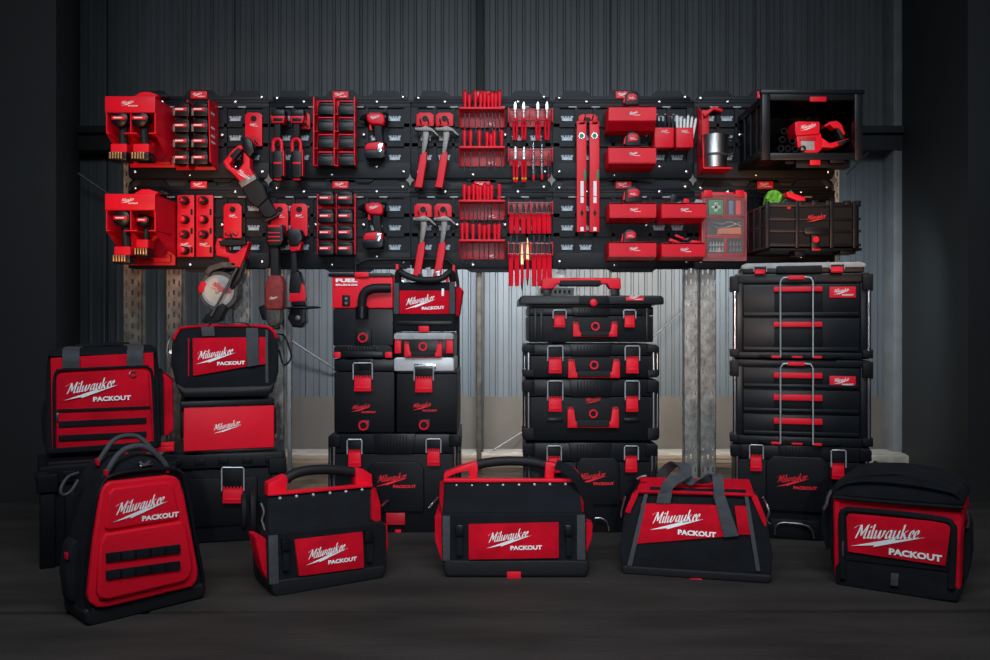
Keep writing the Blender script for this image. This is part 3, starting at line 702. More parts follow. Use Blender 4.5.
# ------------------------------------------------------------------ screwdriver racks
def sd_rack(y0, where):
    o = thing_px('screwdriver_rack', 'red %s screwdriver shelf' % where, 'tool rack', 483, y0 + 20, PD - .001, 'red screwdriver shelves')
    m = M(o); m.pp([(459.5, y0), (505, y0), (504, y0 + 20), (460.5, y0 + 20)], -.006, .006, .001).part('back_panel', mat_darkred)
    m = M(o); xl, xr = m.P(459, y0, -.06).x, m.P(505, y0, -.06).x; z = m.P(480, y0 + 1, -.06).z
    m.box(xl, xr, -.075, -.006, z - .006, z + .004, .002); m.part('shelf', RED)
    m = M(o)
    for xx in (xl, xr - .003): m.ext([(xx, -.07, z), (xx, -.006, z), (xx, -.006, z - .08)], [(xx + .003, -.07, z), (xx + .003, -.006, z), (xx + .003, -.006, z - .08)])
    m.part('gusset', RED)
    logo(o, (487, y0 + 18), (496, y0 + 18), -.0065, 'fullw')
    return z + .004 + o.location.z
mat_darkred = mat('dark_red_plastic', (0.50, 0.006, 0.018), 0.4, vary=0.1)
sd0 = None
def screwdriver_proto():
    o = thing('screwdriver', 'x', 'screwdriver', (0, 0, 0))
    M().lathe((0, 0, 0), (0, 0, 1), [(0, .006), (.010, .008), (.02, .0075), (.035, .0105), (.062, .0115), (.074, .010), (.080, .005)], 10).part('handle', RED, o)
    M().lathe((0, 0, .0745), (0, 0, 1), [(0, .0105), (.003, .0075), (.0065, .003)], 10).part('end_cap', BLK2, o)
    M().cyl((0, 0, -.105), (0, 0, .002), .0032, .0034, seg=8).part('shaft', CHR, o)
    return o
def drivers(z, xs, hts, where, grp):
    global sd0
    for i, px in enumerate(xs):
        k = hts[i]; loc = Vector(((px - CX) * 3.905 / F, 3.905, z + .001))
        lab = 'red-handled screwdriver, %s from the left on the %s shelf' % (ORD[i], where)
        if sd0 is None: sd0 = screwdriver_proto(); c = sd0; c.location = loc; c['label'] = lab; c['group'] = grp
        else: c = copy_thing(sd0, loc, lab, grp)
        c.scale = (.72 + .18 * k, .72 + .18 * k, k)
z = sd_rack(107.5, 'top'); drivers(z, (465, 469.3, 475.4, 480.6, 484.5, 488.5, 492.3, 495.7, 499.6), (1.05, .85, 1.08, .95, 1.05, .85, .98, .95, 1.05), 'top screwdriver', 'screwdrivers on the top shelf')
z = sd_rack(146.5, 'second'); drivers(z, (464.5, 470.6, 479.4, 487, 491, 494.3, 501.5), (1.05, 1.03, 1.05, .95, .80, 1.03, 1.05), 'second screwdriver', 'screwdrivers on the second shelf')
z = sd_rack(200, 'third'); drivers(z, (464.3, 469, 473.5, 477.4, 480.4, 484.5, 488, 491.5, 499.3), (1.0, .92, 1.02, .95, .9, 1.02, .9, .98, 1.02), 'third screwdriver', 'screwdrivers on the third shelf')
z = sd_rack(239.5, 'bottom'); drivers(z, (462.3, 466.8, 473, 479.5, 484.3, 488.8, 494.8, 498.8), (1.03, 1.05, .98, .98, .9, .96, .94, 1.0), 'bottom screwdriver', 'screwdrivers on the bottom shelf')

# ------------------------------------------------------------------ pliers racks
def pl_rack(y0, y1, where):
    o = thing_px('pliers_rack', 'red %s wire-fronted pliers rack' % where, 'tool rack', 530.5, y1, PD - .001, 'wire-fronted pliers racks')
    M(o).pp([(508.5, y0 + 1), (552, y0 + 1), (551, y1 + 6), (509.5, y1 + 6)], -.006, .006, .001).part('back_panel', mat_darkred)
    m = M(o)
    for px in (508.5, 530.5, 552.5):
        a = m.P(px, y0, -.06); m.box(a.x - .002, a.x + .002, -.062, -.006, m.P(px, y1 + 1, -.06).z, m.P(px, y0, -.06).z, .0008)
    m.part('side_panel', RED)
    m = M(o)
    for py in (y0 + 2.5, y1 - .5): m.cyl(m.P(508.5, py, -.062), m.P(552.5, py, -.062), .0022, seg=8)
    m.part('wire_rail', CHR)
    return o
def pliers_proto(kind):
    o = thing('pliers', 'x', 'pliers', (0, 0, 0)); k = 1
    # origin at pivot; handles hang down, jaws up
    if kind in ('plain', 'snips', 'cap'):
        hm = mat('pliers_steel', (.50, .50, .50), .3, metal=.9, vary=.2) if kind != 'plain' else BLK2
        if kind == 'snips':
            m = M()
            pr = [(-.004, -.01), (-.005, .02), (-.009, .035), (-.008, .055), (0, .068), (.006, .055), (.008, .035), (.004, .02), (.004, -.01)]
            m.ext([(a, -.005, b) for a, b in pr], [(a, .005, b) for a, b in pr], .001); m.part('head', hm, o)
        else:
            m = M(); pr = [(-.007, -.012), (-.008, .012), (-.003, .045), (.003, .045), (.008, .012), (.007, -.012)]
            m.ext([(a, -.006, b) for a, b in pr], [(a, .006, b) for a, b in pr], .0015); m.part('head', hm, o)
        for sx in (-1, 1):
            m = M(); g = .5 if kind == 'plain' else 1; m.tube([(sx * .004, 0, -.010), (sx * .009 * g, 0, -.04), (sx * .0085 * g, 0, -.08), (sx * .006 * g, 0, -.112)], .0066, 8); m.part('handle', RED, o)
        if kind == 'cap':
            m = M()
            for sx in (-1, 1): m.cyl((sx * .0085, 0, -.092), (sx * .008, 0, -.100), .0072, seg=10)
            m.part('grip_band', YEL, o)
    elif kind == 'pick':
        M().lathe((0, 0, -.06), (0, 0, 1), [(0, .004), (.05, .0055), (.09, .0035), (.13, .0015)], 8).part('shaft', CHR, o)
        M().lathe((0, 0, -.085), (0, 0, 1), [(0, .002), (.012, .0045), (.026, .004)], 8).part('tip', RED, o)
    elif kind == 'stripper':
        M().ext([(-.006, -.004, -.03), (.006, -.004, -.03), (.005, -.004, .02), (.0015, -.004, .075), (-.0015, -.004, .075), (-.005, -.004, .02)], [(-.006, .004, -.03), (.006, .004, -.03), (.005, .004, .02), (.0015, .004, .075), (-.0015, .004, .075), (-.005, .004, .02)]).part('blade', BRASS, o)
        M().tube([(0, 0, -.025), (.001, 0, -.07), (0, 0, -.115)], .0075, 8).part('handle', RED, o)
        M().cyl((0, 0, -.112), (0, 0, -.145), .006, .002, seg=8).part('handle_tip', BLK2, o)
    return o
PROTO = {}
def put(kind, px, py, label, grp, sx=1.0, sz=1.0):
    loc = at(px, py, 3.912)
    if kind not in PROTO: PROTO[kind] = pliers_proto(kind); c = PROTO[kind]; c.location = loc; c['label'] = label; c['group'] = grp
    else: c = copy_thing(PROTO[kind], loc, label, grp)
    c.scale = (sx, 1, sz)
pl_rack(107.5, 121, 'top'); pl_rack(147.5, 160, 'second'); pl_rack(201, 213.5, 'third'); pl_rack(241, 254.5, 'bottom')
for i, px in enumerate((515.3, 523.8, 538, 547)):
    put('snips', px, 116, 'red-handled snips with bright rounded head, %s from the left on the top rack' % ORD[i], 'snips on the top rack', .85, 1.0)
put('cap', 515.5, 157, 'left of the two yellow-banded red pliers on the second rack', 'yellow-banded pliers', .85, 1.05)
put('cap', 524, 157, 'right of the two yellow-banded red pliers on the second rack', 'yellow-banded pliers', .85, 1.05)
for i, px in enumerate((533.5, 542, 548.5)):
    put('pick', px, 160 - (0, 0, -4)[i], 'slim steel pick with red tip, %s of three on the second rack' % ORD[i], 'steel picks on the second rack', 1.4 if i < 2 else .9, (1.15, 1.1, .8)[i])
for i, px in enumerate((511.5, 517, 523.3, 529, 534.5, 539.3, 544.3, 549)):
    put('plain', px, 211.5, 'red-handled pliers, %s from the left on the third rack' % ORD[i], 'pliers on the third rack', 1.0, .92)
for i, px in enumerate((511, 517, 522, 527.5, 534, 539.3, 544.5, 549.5)):
    lab = 'long red-handled pliers, %s from the left on the bottom rack' % ORD[i]
    if i in (2, 3): put('stripper', px, 255 + (4, -1)[i - 2], 'pale-bladed red-handled knife, %s from the left on the bottom rack' % ORD[i], 'pliers and knives on the bottom rack', 1.0, 1.0)
    else: put('plain', px, 250, lab, 'pliers and knives on the bottom rack', 1.02, 1.5)

# ------------------------------------------------------------------ spirit levels
for i, x0 in enumerate((576.7, 589.6)):
    o = thing_px('spirit_level', ('left', 'right')[i] + ' of two long red spirit levels hanging side by side', 'spirit level', x0 + 5, 232, 3.915, 'hanging spirit levels')
    M(o).pb(x0, 124, x0 + 9.8, 232, -.010, .026, .0025).part('bar', RED)
    M(o).pp([(x0, 121), (x0 + 3, 121), (x0 + 3, 124), (x0 + 7, 124), (x0 + 7, 121), (x0 + 9.8, 121), (x0 + 9.8, 124.4), (x0, 124.4)], -.010, .026, .001).part('end_cap', RED)
    m = M(o); m.disc(x0 + 5, 135.5, -.013, .014, .005, 16); m.part('vial_ring', CHR)
    M(o).disc(x0 + 5, 135.5, -.016, .010, .004, 16).part('vial', GREEN)
    M(o).pb(x0 + 7.2, 170, x0 + 9.6, 180, -.012, .006, .002).part('side_vial', GREEN)
    m = M(o)
    for a, b in ((181, 196), (197, 203), (227, 231)): m.pb(x0 + 3.8, a, x0 + 7, b, -.0112, .002)
    m.part('lettering', WHT)
    M(o).pp([(x0 + 3.6, 213), (x0 + 5.3, 209), (x0 + 7, 213), (x0 + 5.3, 217)], -.0118, .003).part('grip_hole', BLK)

# ------------------------------------------------------------------ parts bins
def bin_(x0, x1, y0, y1, label, slope=6, d=3.80):
    o = thing_px('parts_bin', label, 'parts bin', (x0 + x1) / 2, y1, PD - .001, 'red parts bins on the boards'); m = M(o); yf = d - PD
    A = m.P(x0, y0, yf); B_ = m.P(x1, y0, yf); zl = m.P(x0, y1 - slope, yf).z; zb = m.P(x0, y1, yf + .05).z
    prof = [(0, A.z + .004), (0, zb), (yf + .05, zb), (yf, zl), (yf, A.z)]
    for xa in (A.x, B_.x - .004): m.ext([(xa, a, b) for a, b in prof], [(xa + .004, a, b) for a, b in prof], .001)
    for (p, q) in ((1, 2), (2, 3), (3, 4)):
        a, b = Vector((0, *prof[p])), Vector((0, *prof[q])); n = Vector((0, -(b - a).z, (b - a).y)).normalized() * -.004
        m.ext([(A.x, a.y, a.z), (B_.x, a.y, a.z), (B_.x, b.y, b.z), (A.x, b.y, b.z)], [(A.x, a.y - n.y, a.z - n.z), (B_.x, a.y - n.y, a.z - n.z), (B_.x, b.y - n.y, b.z - n.z), (A.x, b.y - n.y, b.z - n.z)])
    m.box(A.x, B_.x, -.004, 0, zb, A.z + .004); m.box(A.x, B_.x, yf - .004, yf + .002, A.z - .006, A.z + .001, .001)
    m.part('tray', RED); cx = (x0 + x1) / 2 + 2
    logo(o, (cx - 5.5, y0 + 9), (cx + 6, y0 + 9), yf - .0045, 'fullw')
    return o
bin_(608.5, 656, 106.5, 130, 'red parts bin at the top of the board, tape measure on it', 9.5); bin_(608.5, 656, 147, 167.5, 'red parts bin below it on the upper board, with a tape measure', 5)
bin_(609.5, 656, 203, 220, 'left red parts bin, upper pair on the lower board', 3); bin_(661.5, 705.5, 203, 221, 'right red parts bin, upper pair on the lower board', 4)
bin_(609, 656, 242, 259, 'left red parts bin, bottom pair on the lower board', 3); bin_(661.5, 705, 243, 259, 'right red parts bin, bottom pair on the lower board', 3)
def tape(px, py, label, r=7.5):
    o = thing_px('tape_measure', label, 'tape measure', px, py + r, 3.83, 'tape measures in the bins')
    q = lambda *p: [(px + a * r / 7.5, py + b * r / 7.5) for a, b in p]
    M(o).pp(q((-7, 7), (7.5, 7), (7.5, 0), (5.5, -5), (1, -7), (-4, -6.5), (-7, -2)), -.012, .045, .007, 3).part('case', BLK2)
    M(o).pp(q((-4.5, 3), (4.5, 2), (5, -3), (2, -4.5), (-4, -3.5)), -.015, .006, .002).part('face_label', RED)
    M(o).pp(q((-9, 5), (-6.5, 5), (-5.5, -3), (-7.5, -2)), -.008, .03, .002).part('side_trim', RED)
    logo(o, (px - 3.2, py + 1.5), (px + 4, py + 1), -.0155, 'fullw')
tape(632, 98, 'black and red tape measure on the topmost bin'); tape(633, 138.5, 'black and red tape measure in the second bin of the upper board', 8)
tape(633.5, 194, 'black and red tape measure in the upper left bin of the lower board', 9); tape(630.5, 236, 'black and red tape measure in the bottom left bin of the lower board', 8)
def handtool(px, py, pts, label, mt, cat='hand tool', name='utility_knife'):
    o = thing_px(name, label, cat, px, py, 3.85); M(o).pp([(px + a, py + b) for a, b in pts], 0, .02, .003).part('handle', mt)
    M(o).pp([(px + pts[1][0] - 1, py + pts[1][1] - 1), (px + pts[1][0] + 4, py + pts[1][1] - 2), (px + pts[1][0] + 3, py + pts[1][1])], .004, .008, .001).part('tip', CHR)
handtool(670, 200, [(0, 3.5), (8, 3.5), (7, -5), (2, -6)], 'dark tool standing at the left of the upper right bin', BLK2)
handtool(683, 201, [(0, 3), (7, 3), (6, -2), (1, -3)], 'dark red tipped tool in the upper right bin', RED)
handtool(694, 201, [(0, 3), (9, 3), (8, -1), (2, -2)], 'white and red tool at the right of the upper right bin', LGRY)
handtool(669, 242, [(0, -1), (12, 2), (12, 0), (1, -4)], 'red and black knife sloping out of the bottom right bin', RED)
handtool(675, 238, [(0, -2), (10, 2), (10, 0), (1, -4)], 'second red knife lying across the bottom right bin', RED)
handtool(690, 243, [(0, 1), (11, 1), (11, -2), (1, -3)], 'short red tool at the right of the bottom right bin', RED)
# pen cups
def cup(x0, x1, label):
    o = thing_px('pen_cup', label, 'cup', (x0 + x1) / 2, 146, PD - .001, 'red marker cups'); m = M(o)
    yf = -.085; A, B_ = m.P(x0, 127.5, yf), m.P(x1, 127.5, yf); zb = m.P(x0, 146, yf).z
    t = .003
    for (a, b, c, d_) in ((A.x, B_.x, yf, yf + t), (A.x, B_.x, -t, 0), (A.x, A.x + t, yf, 0), (B_.x - t, B_.x, yf, 0)): m.box(a, b, c, d_, zb, A.z, .001)
    m.box(A.x + .002, B_.x - .002, yf + .002, -.002, zb - .006, zb + .003, .002); m.part('cup_body', RED)
    logo(o, ((x0 + x1) / 2 - 3.5, 133), ((x0 + x1) / 2 + 5, 133), yf - .0008, 'fullw')
    return zb + o.location.z
cup(654.5, 674, 'left red marker cup with black pens'); cup(676, 693.5, 'right red marker cup with white pens')
for i in range(5):
    px = 658 + i * 3.6; o = thing_px('marker_pen', 'black marker pen, %s from the left in the left cup' % ORD[i], 'pen', px, 144, 3.90, 'black pens in the left cup')
    m = M(o); a = m.P(px, 143, 0); b = m.P(px + (i - 2) * .6, 115 + (i % 2) * 2, .01); m.cyl(a, b, .006, .005, seg=8).part('barrel', BLK2)
    m = M(o); m.cyl(b, b + (b - a).normalized() * .004, .0052, seg=8).part('end_plug', RED if i == 3 else LGRY)
for i in range(6):
    px = 678 + i * 2.7; o = thing_px('marker_pen', 'white marker pen, %s from the left in the right cup' % ORD[i], 'pen', px, 144, 3.90 + (i % 2) * .015, 'white pens in the right cup')
    m = M(o); a = m.P(px, 143, 0); b = m.P(px + (i - 1) * 1.1, 116 + (i % 3) * 1.6, 0); m.cyl(a, b, .0065, .006, seg=8).part('barrel', WHT)
    m = M(o); m.cyl(b, b + (b - a).normalized() * .006, .005, .004, seg=8).part('end_plug', LGRY)
# cup holder with steel tumbler
o = thing_px('cup_holder', 'red wall cup holder at the left of the open crate', 'cup holder', 710, 175, PD - .001); m = M(o)
m.pb(702, 110, 709, 172, -.006, .006, .001); m.part('back_panel', RED)
m = M(o); A = m.P(701.5, 112, -.13)
zt, zb = m.P(702, 106, -.02).z, m.P(702, 174.5, -.06).z; xl = m.P(702, 120, -.1).x
m.ext([(xl, -.01, zt), (xl, -.10, zt - .06), (xl, -.12, zb + .02), (xl, -.01, zb)], [(xl + .006, -.01, zt), (xl + .006, -.10, zt - .06), (xl + .006, -.12, zb + .02), (xl + .006, -.01, zb)], .001)
m.part('side_wing', RED)
m = M(o); m.pp([(703, 113), (714, 106), (723, 109), (722, 112), (714, 109.5), (705, 117)], -.03, .03, .003); m.part('top_hook', RED)
m = M(o); m.box(xl, xl + .13, -.135, -.006, zb + .012, zb + .02, .003); m.part('base_tray', RED)
zb2 = zb + .02 + o.location.z
o2 = thing('steel_tumbler', 'shiny steel tumbler standing in the red wall cup holder', 'tumbler', (o.location.x + xl + .060, PD - .080, zb2 + .001)); h = wz(136.5, 3.87) - zb2
m = M(); m.lathe((0, 0, 0), (0, 0, 1), [(0, .050), (.004, .056), (h * .42, .060), (h * .44, .064), (h * .5, .064), (h - .012, .066), (h, .068), (h, .064), (h - .05, .060)], 32).part('tumbler_body', STEEL, o2)
m = M(); m.lathe((0, 0, 0), (0, 0, 1), [(h * .36, .061), (h * .40, .0645), (h * .43, .0645)], 32).part('band', ROD, o2)
m = M(); m.tube([(.062, -.01, h * .9), (.085, -.02, h * .85), (.088, -.02, h * .5), (.062, -.01, h * .42)], .005, 8).part('handle', BLK2, o2)
# ------------------------------------------------------------------ open crate, upper right
DC = 3.59
o = thing_px('storage_crate', 'large open black crate mounted sideways at the upper right end', 'crate', 812, 165, DC); m = M(o)
X0, X1 = m.P(762, 100, 0).x, m.P(862.5, 100, 0).x; Z1, Z0 = m.P(762, 91, 0).z, m.P(762, 160, 0).z; DB = PD - .001 - DC
m.box(X0 + .012, X0 + .020, 0, DB, Z0 + .02, Z1 - .02); m.box(X1 - .020, X1 - .012, 0, DB, Z0 + .02, Z1 - .02)
m.box(X0 + .012, X1 - .012, 0, DB, Z1 - .030, Z1 - .022); m.box(X0 + .012, X1 - .012, 0, DB, Z0 + .022, Z0 + .030)
m.box(X0 + .012, X1 - .012, DB - .006, DB, Z0 + .022, Z1 - .022)
m.part('shell', BLK)
m = M(o)
for (a, b, c, d_) in ((X0, X0 + .034, Z0, Z1), (X1 - .034, X1, Z0, Z1), (X0 + .034, X1 - .034, Z1 - .040, Z1), (X0 + .034, X1 - .034, Z0, Z0 + .030)): m.box(a, b, -.004, .03, c, d_, .003)
m.box(X0 - .006, X1 + .006, -.010, .02, Z1 - .014, Z1 + .004, .003)
m.part('front_rim', BLK2)
m = M(o)
for k in range(3):
    yy = .09 + k * .09; m.box(X0 + .004, X0 + .014, yy, yy + .02, Z0 + .02, Z1 - .02, .002)
m.box(X0 + .002, X0 + .014, .04, DB, Z1 - .05, Z1 - .02, .002); m.box(X0 + .002, X0 + .014, .04, DB, Z0 + .02, Z0 + .05, .002)
m.part('side_rib', BLK)
M(o).pb(810, 96.5, 826.5, 101.5, -.014, .012, .002).part('top_catch', RED)
M(o).pb(810, 160, 820.5, 165, -.002, .03, .002).part('lower_catch', RED)
m = M(o); m.pb(796, 158, 850, 168, .02, .05, .004); m.pb(785, 159, 800, 164, .04, .06, .003); m.pb(830, 159, 845, 163, .0, .03, .003); m.part('foot_rail', BLK)
ZF = Z0 + .030 + o.location.z
M(o).box(X0 + .05, X0 + .30, DB + .0, DB + .0005, Z1, Z1 + .001).part('rear_lip', BLK)
# vacuum in crate
t = thing_px('cordless_blower', 'red cordless blower with white window lying in the open crate', 'power tool', 812, 153, 3.68, None)
M(t).pp([(795, 122), (798, 121), (820, 121.5), (820, 134), (796, 136), (795, 130)], -.02, .10, .006, 3).part('body', RED)
M(t).pp([(796, 134), (821, 133), (822.5, 140), (822, 149), (817, 153.5), (801, 153.5), (798, 148)], -.012, .09, .005).part('lower_body', RED)
M(t).pb(801, 141, 814.5, 150, -.016, .01, .002).part('window', LGRY)
M(t).pb(800, 136.5, 816, 140.8, -.0155, .01, .002).part('window_shade', mat_darkred)
logo(t, (800, 131.5), (817, 130), -.0205, 'shortw')
M(t).pp([(820, 136), (830, 143), (851, 137.5), (852, 141), (833, 148), (820, 147)], .0, .06, .005).part('battery_foot', RED)
M(t).pp([(838, 141.5), (849.5, 138.8), (850, 142), (839, 145)], -.006, .05, .002).part('battery', BLK2)
M(t).pp([(824.5, 125), (830, 121.5), (837, 120.5), (842, 124), (846, 135), (843, 134), (838.5, 128), (834, 128.5), (830, 124.5), (825.5, 127)], .0, .05, .006, 3).part('handle', RED)
M(t).pp([(836, 128), (840, 128), (845.5, 138), (841, 139.5)], .0, .045, .005).part('grip', RUB)
m = M(t); c = m.P(808, 119, .03); m.cyl(c - Vector((0, 0, .008)), c + Vector((0, 0, .01)), .02, .014, seg=14).part('nozzle', BLK2)
for i, (px, py) in enumerate(((781, 148.5), (788, 148.5), (795.5, 149), (803, 148.5), (782.5, 139.5), (792.5, 141), (784, 131))):
    q = thing_px('pipe_nozzle', 'black pipe end inside the open crate, %s' % ('bottom row far left', 'bottom row second', 'bottom row third', 'bottom row by the blower', 'second row left', 'second row right', 'topmost')[i], 'pipe', px, py + 3, 3.67 - (.02 if i == 3 else 0), 'black pipes in the open crate')
    m = M(q); c = m.P(px, py, 0); ln = .22 if i != 3 else .03
    R_, r_ = .0135, .0105; pr = [(0, R_), (ln, R_), (ln, r_), (.0, r_)]
    n = 16; vs = []; fs = []
    for (tt, rr) in pr:
        for k in range(n): g = 2 * math.pi * k / n; vs.append(c + Vector((rr * math.cos(g), tt, rr * math.sin(g))))
    for j in range(4):
        for k in range(n): fs.append((j * n + k, j * n + (k + 1) % n, ((j + 1) % 4) * n + (k + 1) % n, ((j + 1) % 4) * n + k))
    m._add(vs, fs); m.part('tube', BLK2)
# ------------------------------------------------------------------ ribbed crate, lower right
DC = 3.62
o = thing_px('storage_crate', 'ribbed black crate with red lettering mark at the lower right end', 'crate', 811, 256, DC); m = M(o)
X0, X1 = m.P(766, 200, 0).x, m.P(861, 200, 0).x; Z1, Z0 = m.P(766, 203.5, 0).z, m.P(766, 248, 0).z; DB = PD - .001 - DC
m.box(X0 + .006, X1 - .006, .008, .014, Z0, Z1); m.box(X0 + .006, X0 + .012, .008, DB, Z0, Z1 - .006); m.box(X1 - .012, X1 - .006, .008, DB, Z0, Z1 - .006)
m.box(X0 + .006, X1 - .006, .008, DB, Z0, Z0 + .006); m.box(X0 + .006, X1 - .006, DB - .006, DB, Z0, Z1); m.part('shell', BLK)
m = M(o)
for py in (203.5, 219, 231, 245): m.pb(766, py - 1.2 if py < 240 else py - 1.5, 861, py + 1.2 if py > 210 else py + 3, 0, .01, .001)
for px in (768, 797.5, 832, 855): m.pb(px - 1.8, 201, px + 1.8, 248, -.004, .014, .001)
for k in range(3):
    yy = .08 + k * .09; m.box(X0, X0 + .008, yy, yy + .016, Z0, Z1, .001)
for zz in (Z0, (Z0 + Z1) / 2, Z1 - .012): m.box(X0 + .001, X0 + .009, .0, DB, zz, zz + .010, .001)
for px in (801, 815, 829, 848, 858): m.pb(px - 3, 200.5, px + 3, 204.5, -.002, .02, .001)
m.part('rib', BLK2)
M(o).pp([(804, 230), (806, 227.5), (828, 227.5), (830, 230), (829, 234), (805, 234)], -.008, .012, .002).part('carry_grip', BLK2)
logo(o, (806, 222.5), (826.5, 222.5), -.002, 'shortr')
M(o).pb(811.5, 235, 820, 250, -.010, .014, .003).part('latch', BLK2)
m = M(o); c = m.P(815.7, 239.5, -.012); m.lathe(c, (0, -1, 0), [(0, .014), (.003, .014), (.003, .009)], 16).part('latch_ring', RED)
M(o).pb(812, 248.8, 820.5, 250.5, -.012, .006, .001).part('latch_tab', RED)
m = M(o); m.pb(795, 249, 805, 256, .02, .08, .003); m.pb(840, 249, 856, 254, .02, .08, .003); m.pb(770, 248, 862, 250.5, .01, .3, .002); m.part('foot_rail', BLK)
# things in it
g = thing_px('work_glove', 'lime green work glove bulging over the lower crate', 'glove', 774, 205, 3.72)
m = M(g); m.pp([(765.5, 205), (767, 196), (771, 190), (776.5, 189.5), (781, 192), (784, 199), (783, 206), (774, 209)], -.02, .05, .014, 3).part('glove_body', GLOVE)
m = M(g)
for a, b in (((770, 192), (767, 199)), ((776, 191), (773, 200)), ((781, 194), (778, 203))): m.cyl(m.P(*a, -.03), m.P(*b, -.025), .010, .008, seg=10)
m.part('finger', GLOVE)
g = thing_px('hand_lamp', 'red topped black tool leaning on the glove in the lower crate', 'power tool', 795, 205, 3.66)
M(g).pp([(786, 193), (788, 191), (805, 197), (806, 201), (800, 202), (787, 197)], -.03, .06, .006, 3).part('top_cover', RED)
M(g).pp([(781, 202), (786, 197), (797, 202), (797, 208), (786, 211), (781, 208)], -.025, .05, .008, 3).part('body', BLK2)
m = M(g); m.disc(789, 207, -.034, .009, .01, 14).part('button', RED)
g = thing_px('green_pencil', 'small green stick poking out between glove and red tool', 'pencil', 800, 205, 3.70); m = M(g); m.cyl(m.P(800, 203, 0), m.P(790, 190.5, 0), .006, .005, seg=8).part('stick', GREEN)

# ------------------------------------------------------------------ clear-lidded organizer on the lower board
o = thing_px('organizer_case', 'red organizer with clear lid and green first aid card, hung by the ribbed crate', 'organizer', 723, 262, 3.86); m = M(o)
m.pb(701.5, 192, 747, 261, .026, .063, .004); m.part('case', RED)
M(o).pb(706, 199, 744.5, 257, .024, .004, .001).part('compartment_floor', BLK2)
m = M(o); m.pp([(702.5, 261), (746.5, 261), (747, 194), (744, 190.5), (738, 190.5), (735, 194), (714, 194), (711, 190.5), (705, 190.5), (702, 194)], -.004, .004, .001); m.part('lid', CLEAR)
m = M(o)
for x0, y0, x1, y1 in ((704, 194, 745, 199), (704, 199, 707.5, 257), (743, 199, 746, 257), (707, 215.5, 744, 218.5), (707, 235, 744, 238), (707, 253.5, 744, 258), (724, 199, 727, 216), (724, 238, 727, 254)): m.pb(x0, y0, x1, y1, .0, .024, .001)
m.part('divider', mat_darkred)
for px in (708, 740): M(o).pp([(px - 5, 197), (px - 4, 190), (px + 4, 190), (px + 5, 197)], -.008, .03, .003).part('latch', RED)
M(o).pb(709, 200, 723, 214.5, .002, .010, .001).part('first_aid_card', GREEN)
m = M(o); m.pb(714.5, 202.5, 717.5, 211.5, .0, .004); m.pb(711.5, 205.6, 720.5, 208.4, .0, .004); m.part('white_cross', WHT)
m = M(o); m.pb(729, 200.5, 733.5, 214.5, .004, .014, .002); m.part('blue_case', BLUE)
m = M(o); m.pb(736, 200.5, 741.5, 214.5, .004, .014, .002); m.part('red_case', RED)
M(o).pp([(717, 234), (718, 229), (741, 227), (741.5, 234)], .004, .012, .002).part('orange_handle', ORNG)
m = M(o); m.pt([(713, 222), (722, 224), (731, 222), (742, 226)], .008, .004, 8); m.pt([(713, 226), (724, 228), (740, 223)], .010, .004, 8); m.part('pliers_jaw', CHR)
m = M(o)
for k in range(10): m.pp([(709 + (k % 5) * 3, 252 - (k // 5) * 6), (712 + (k % 5) * 3, 252 - (k // 5) * 6), (711 + (k % 5) * 3, 246 - (k // 5) * 5)], .006, .008, .001)
m.part('fitting', LGRY)
m = M(o)
for k in range(8): m.pp([(729 + (k % 4) * 3.3, 252 - (k // 4) * 6), (732 + (k % 4) * 3.3, 251 - (k // 4) * 6), (731 + (k % 4) * 3.3, 246 - (k // 4) * 5)], .006, .008, .001)
m.part('fitting', ROD)

# ------------------------------------------------------------------ stacking boxes
def latch(o, x0, x1, yb, y0, y1, y=0.0, lbl=True):
    """wire bail from row yb, red clip from row y0 to y1"""
    L_ = M(o).pp([(x0, y1), (x1, y1), (x1 - .4, y0), (x0 + .4, y0)], y - .020, .020, .003).part('latch', RED)
    m = M(o); n = 6
    for k in range(n):
        a = x0 + (x1 - x0) * (k + .2) / n; m.pb(a, y0 - (y1 - y0) * .14, a + (x1 - x0) / n * .45, y0 + .4, y - .021, .015, .0008)
    m.pb(x0 + .4, y0 - .2, x1 - .4, y0 + .9, y - .0205, .01, .0008); m.part('latch_tooth', RED, L_)
    m = M(o); m.pb(x0 + 1.5, y1 - (y1 - y0) * .32, x1 - 1.5, y1 - (y1 - y0) * .2, y - .0225, .01, .0008); m.part('latch_mark', RED, L_)
    m = M(o); e = .8
    m.tube([m.P(x0 - e, y0 + 2, y - .014), m.P(x0 - e, yb + 1.2, y - .014), m.P(x0 - e + 1.2, yb, y - .014), m.P(x1 + e - 1.2, yb, y - .014), m.P(x1 + e, yb + 1.2, y - .014), m.P(x1 + e, y0 + 2, y - .014)], .0028, 8, False)
    m.part('wire_bail', WIRE, L_)
    M(o).pb(x0 - .5, yb + 1.2, x1 + .5, y0, y - .010, .012, .002).part('latch_base', BLK)
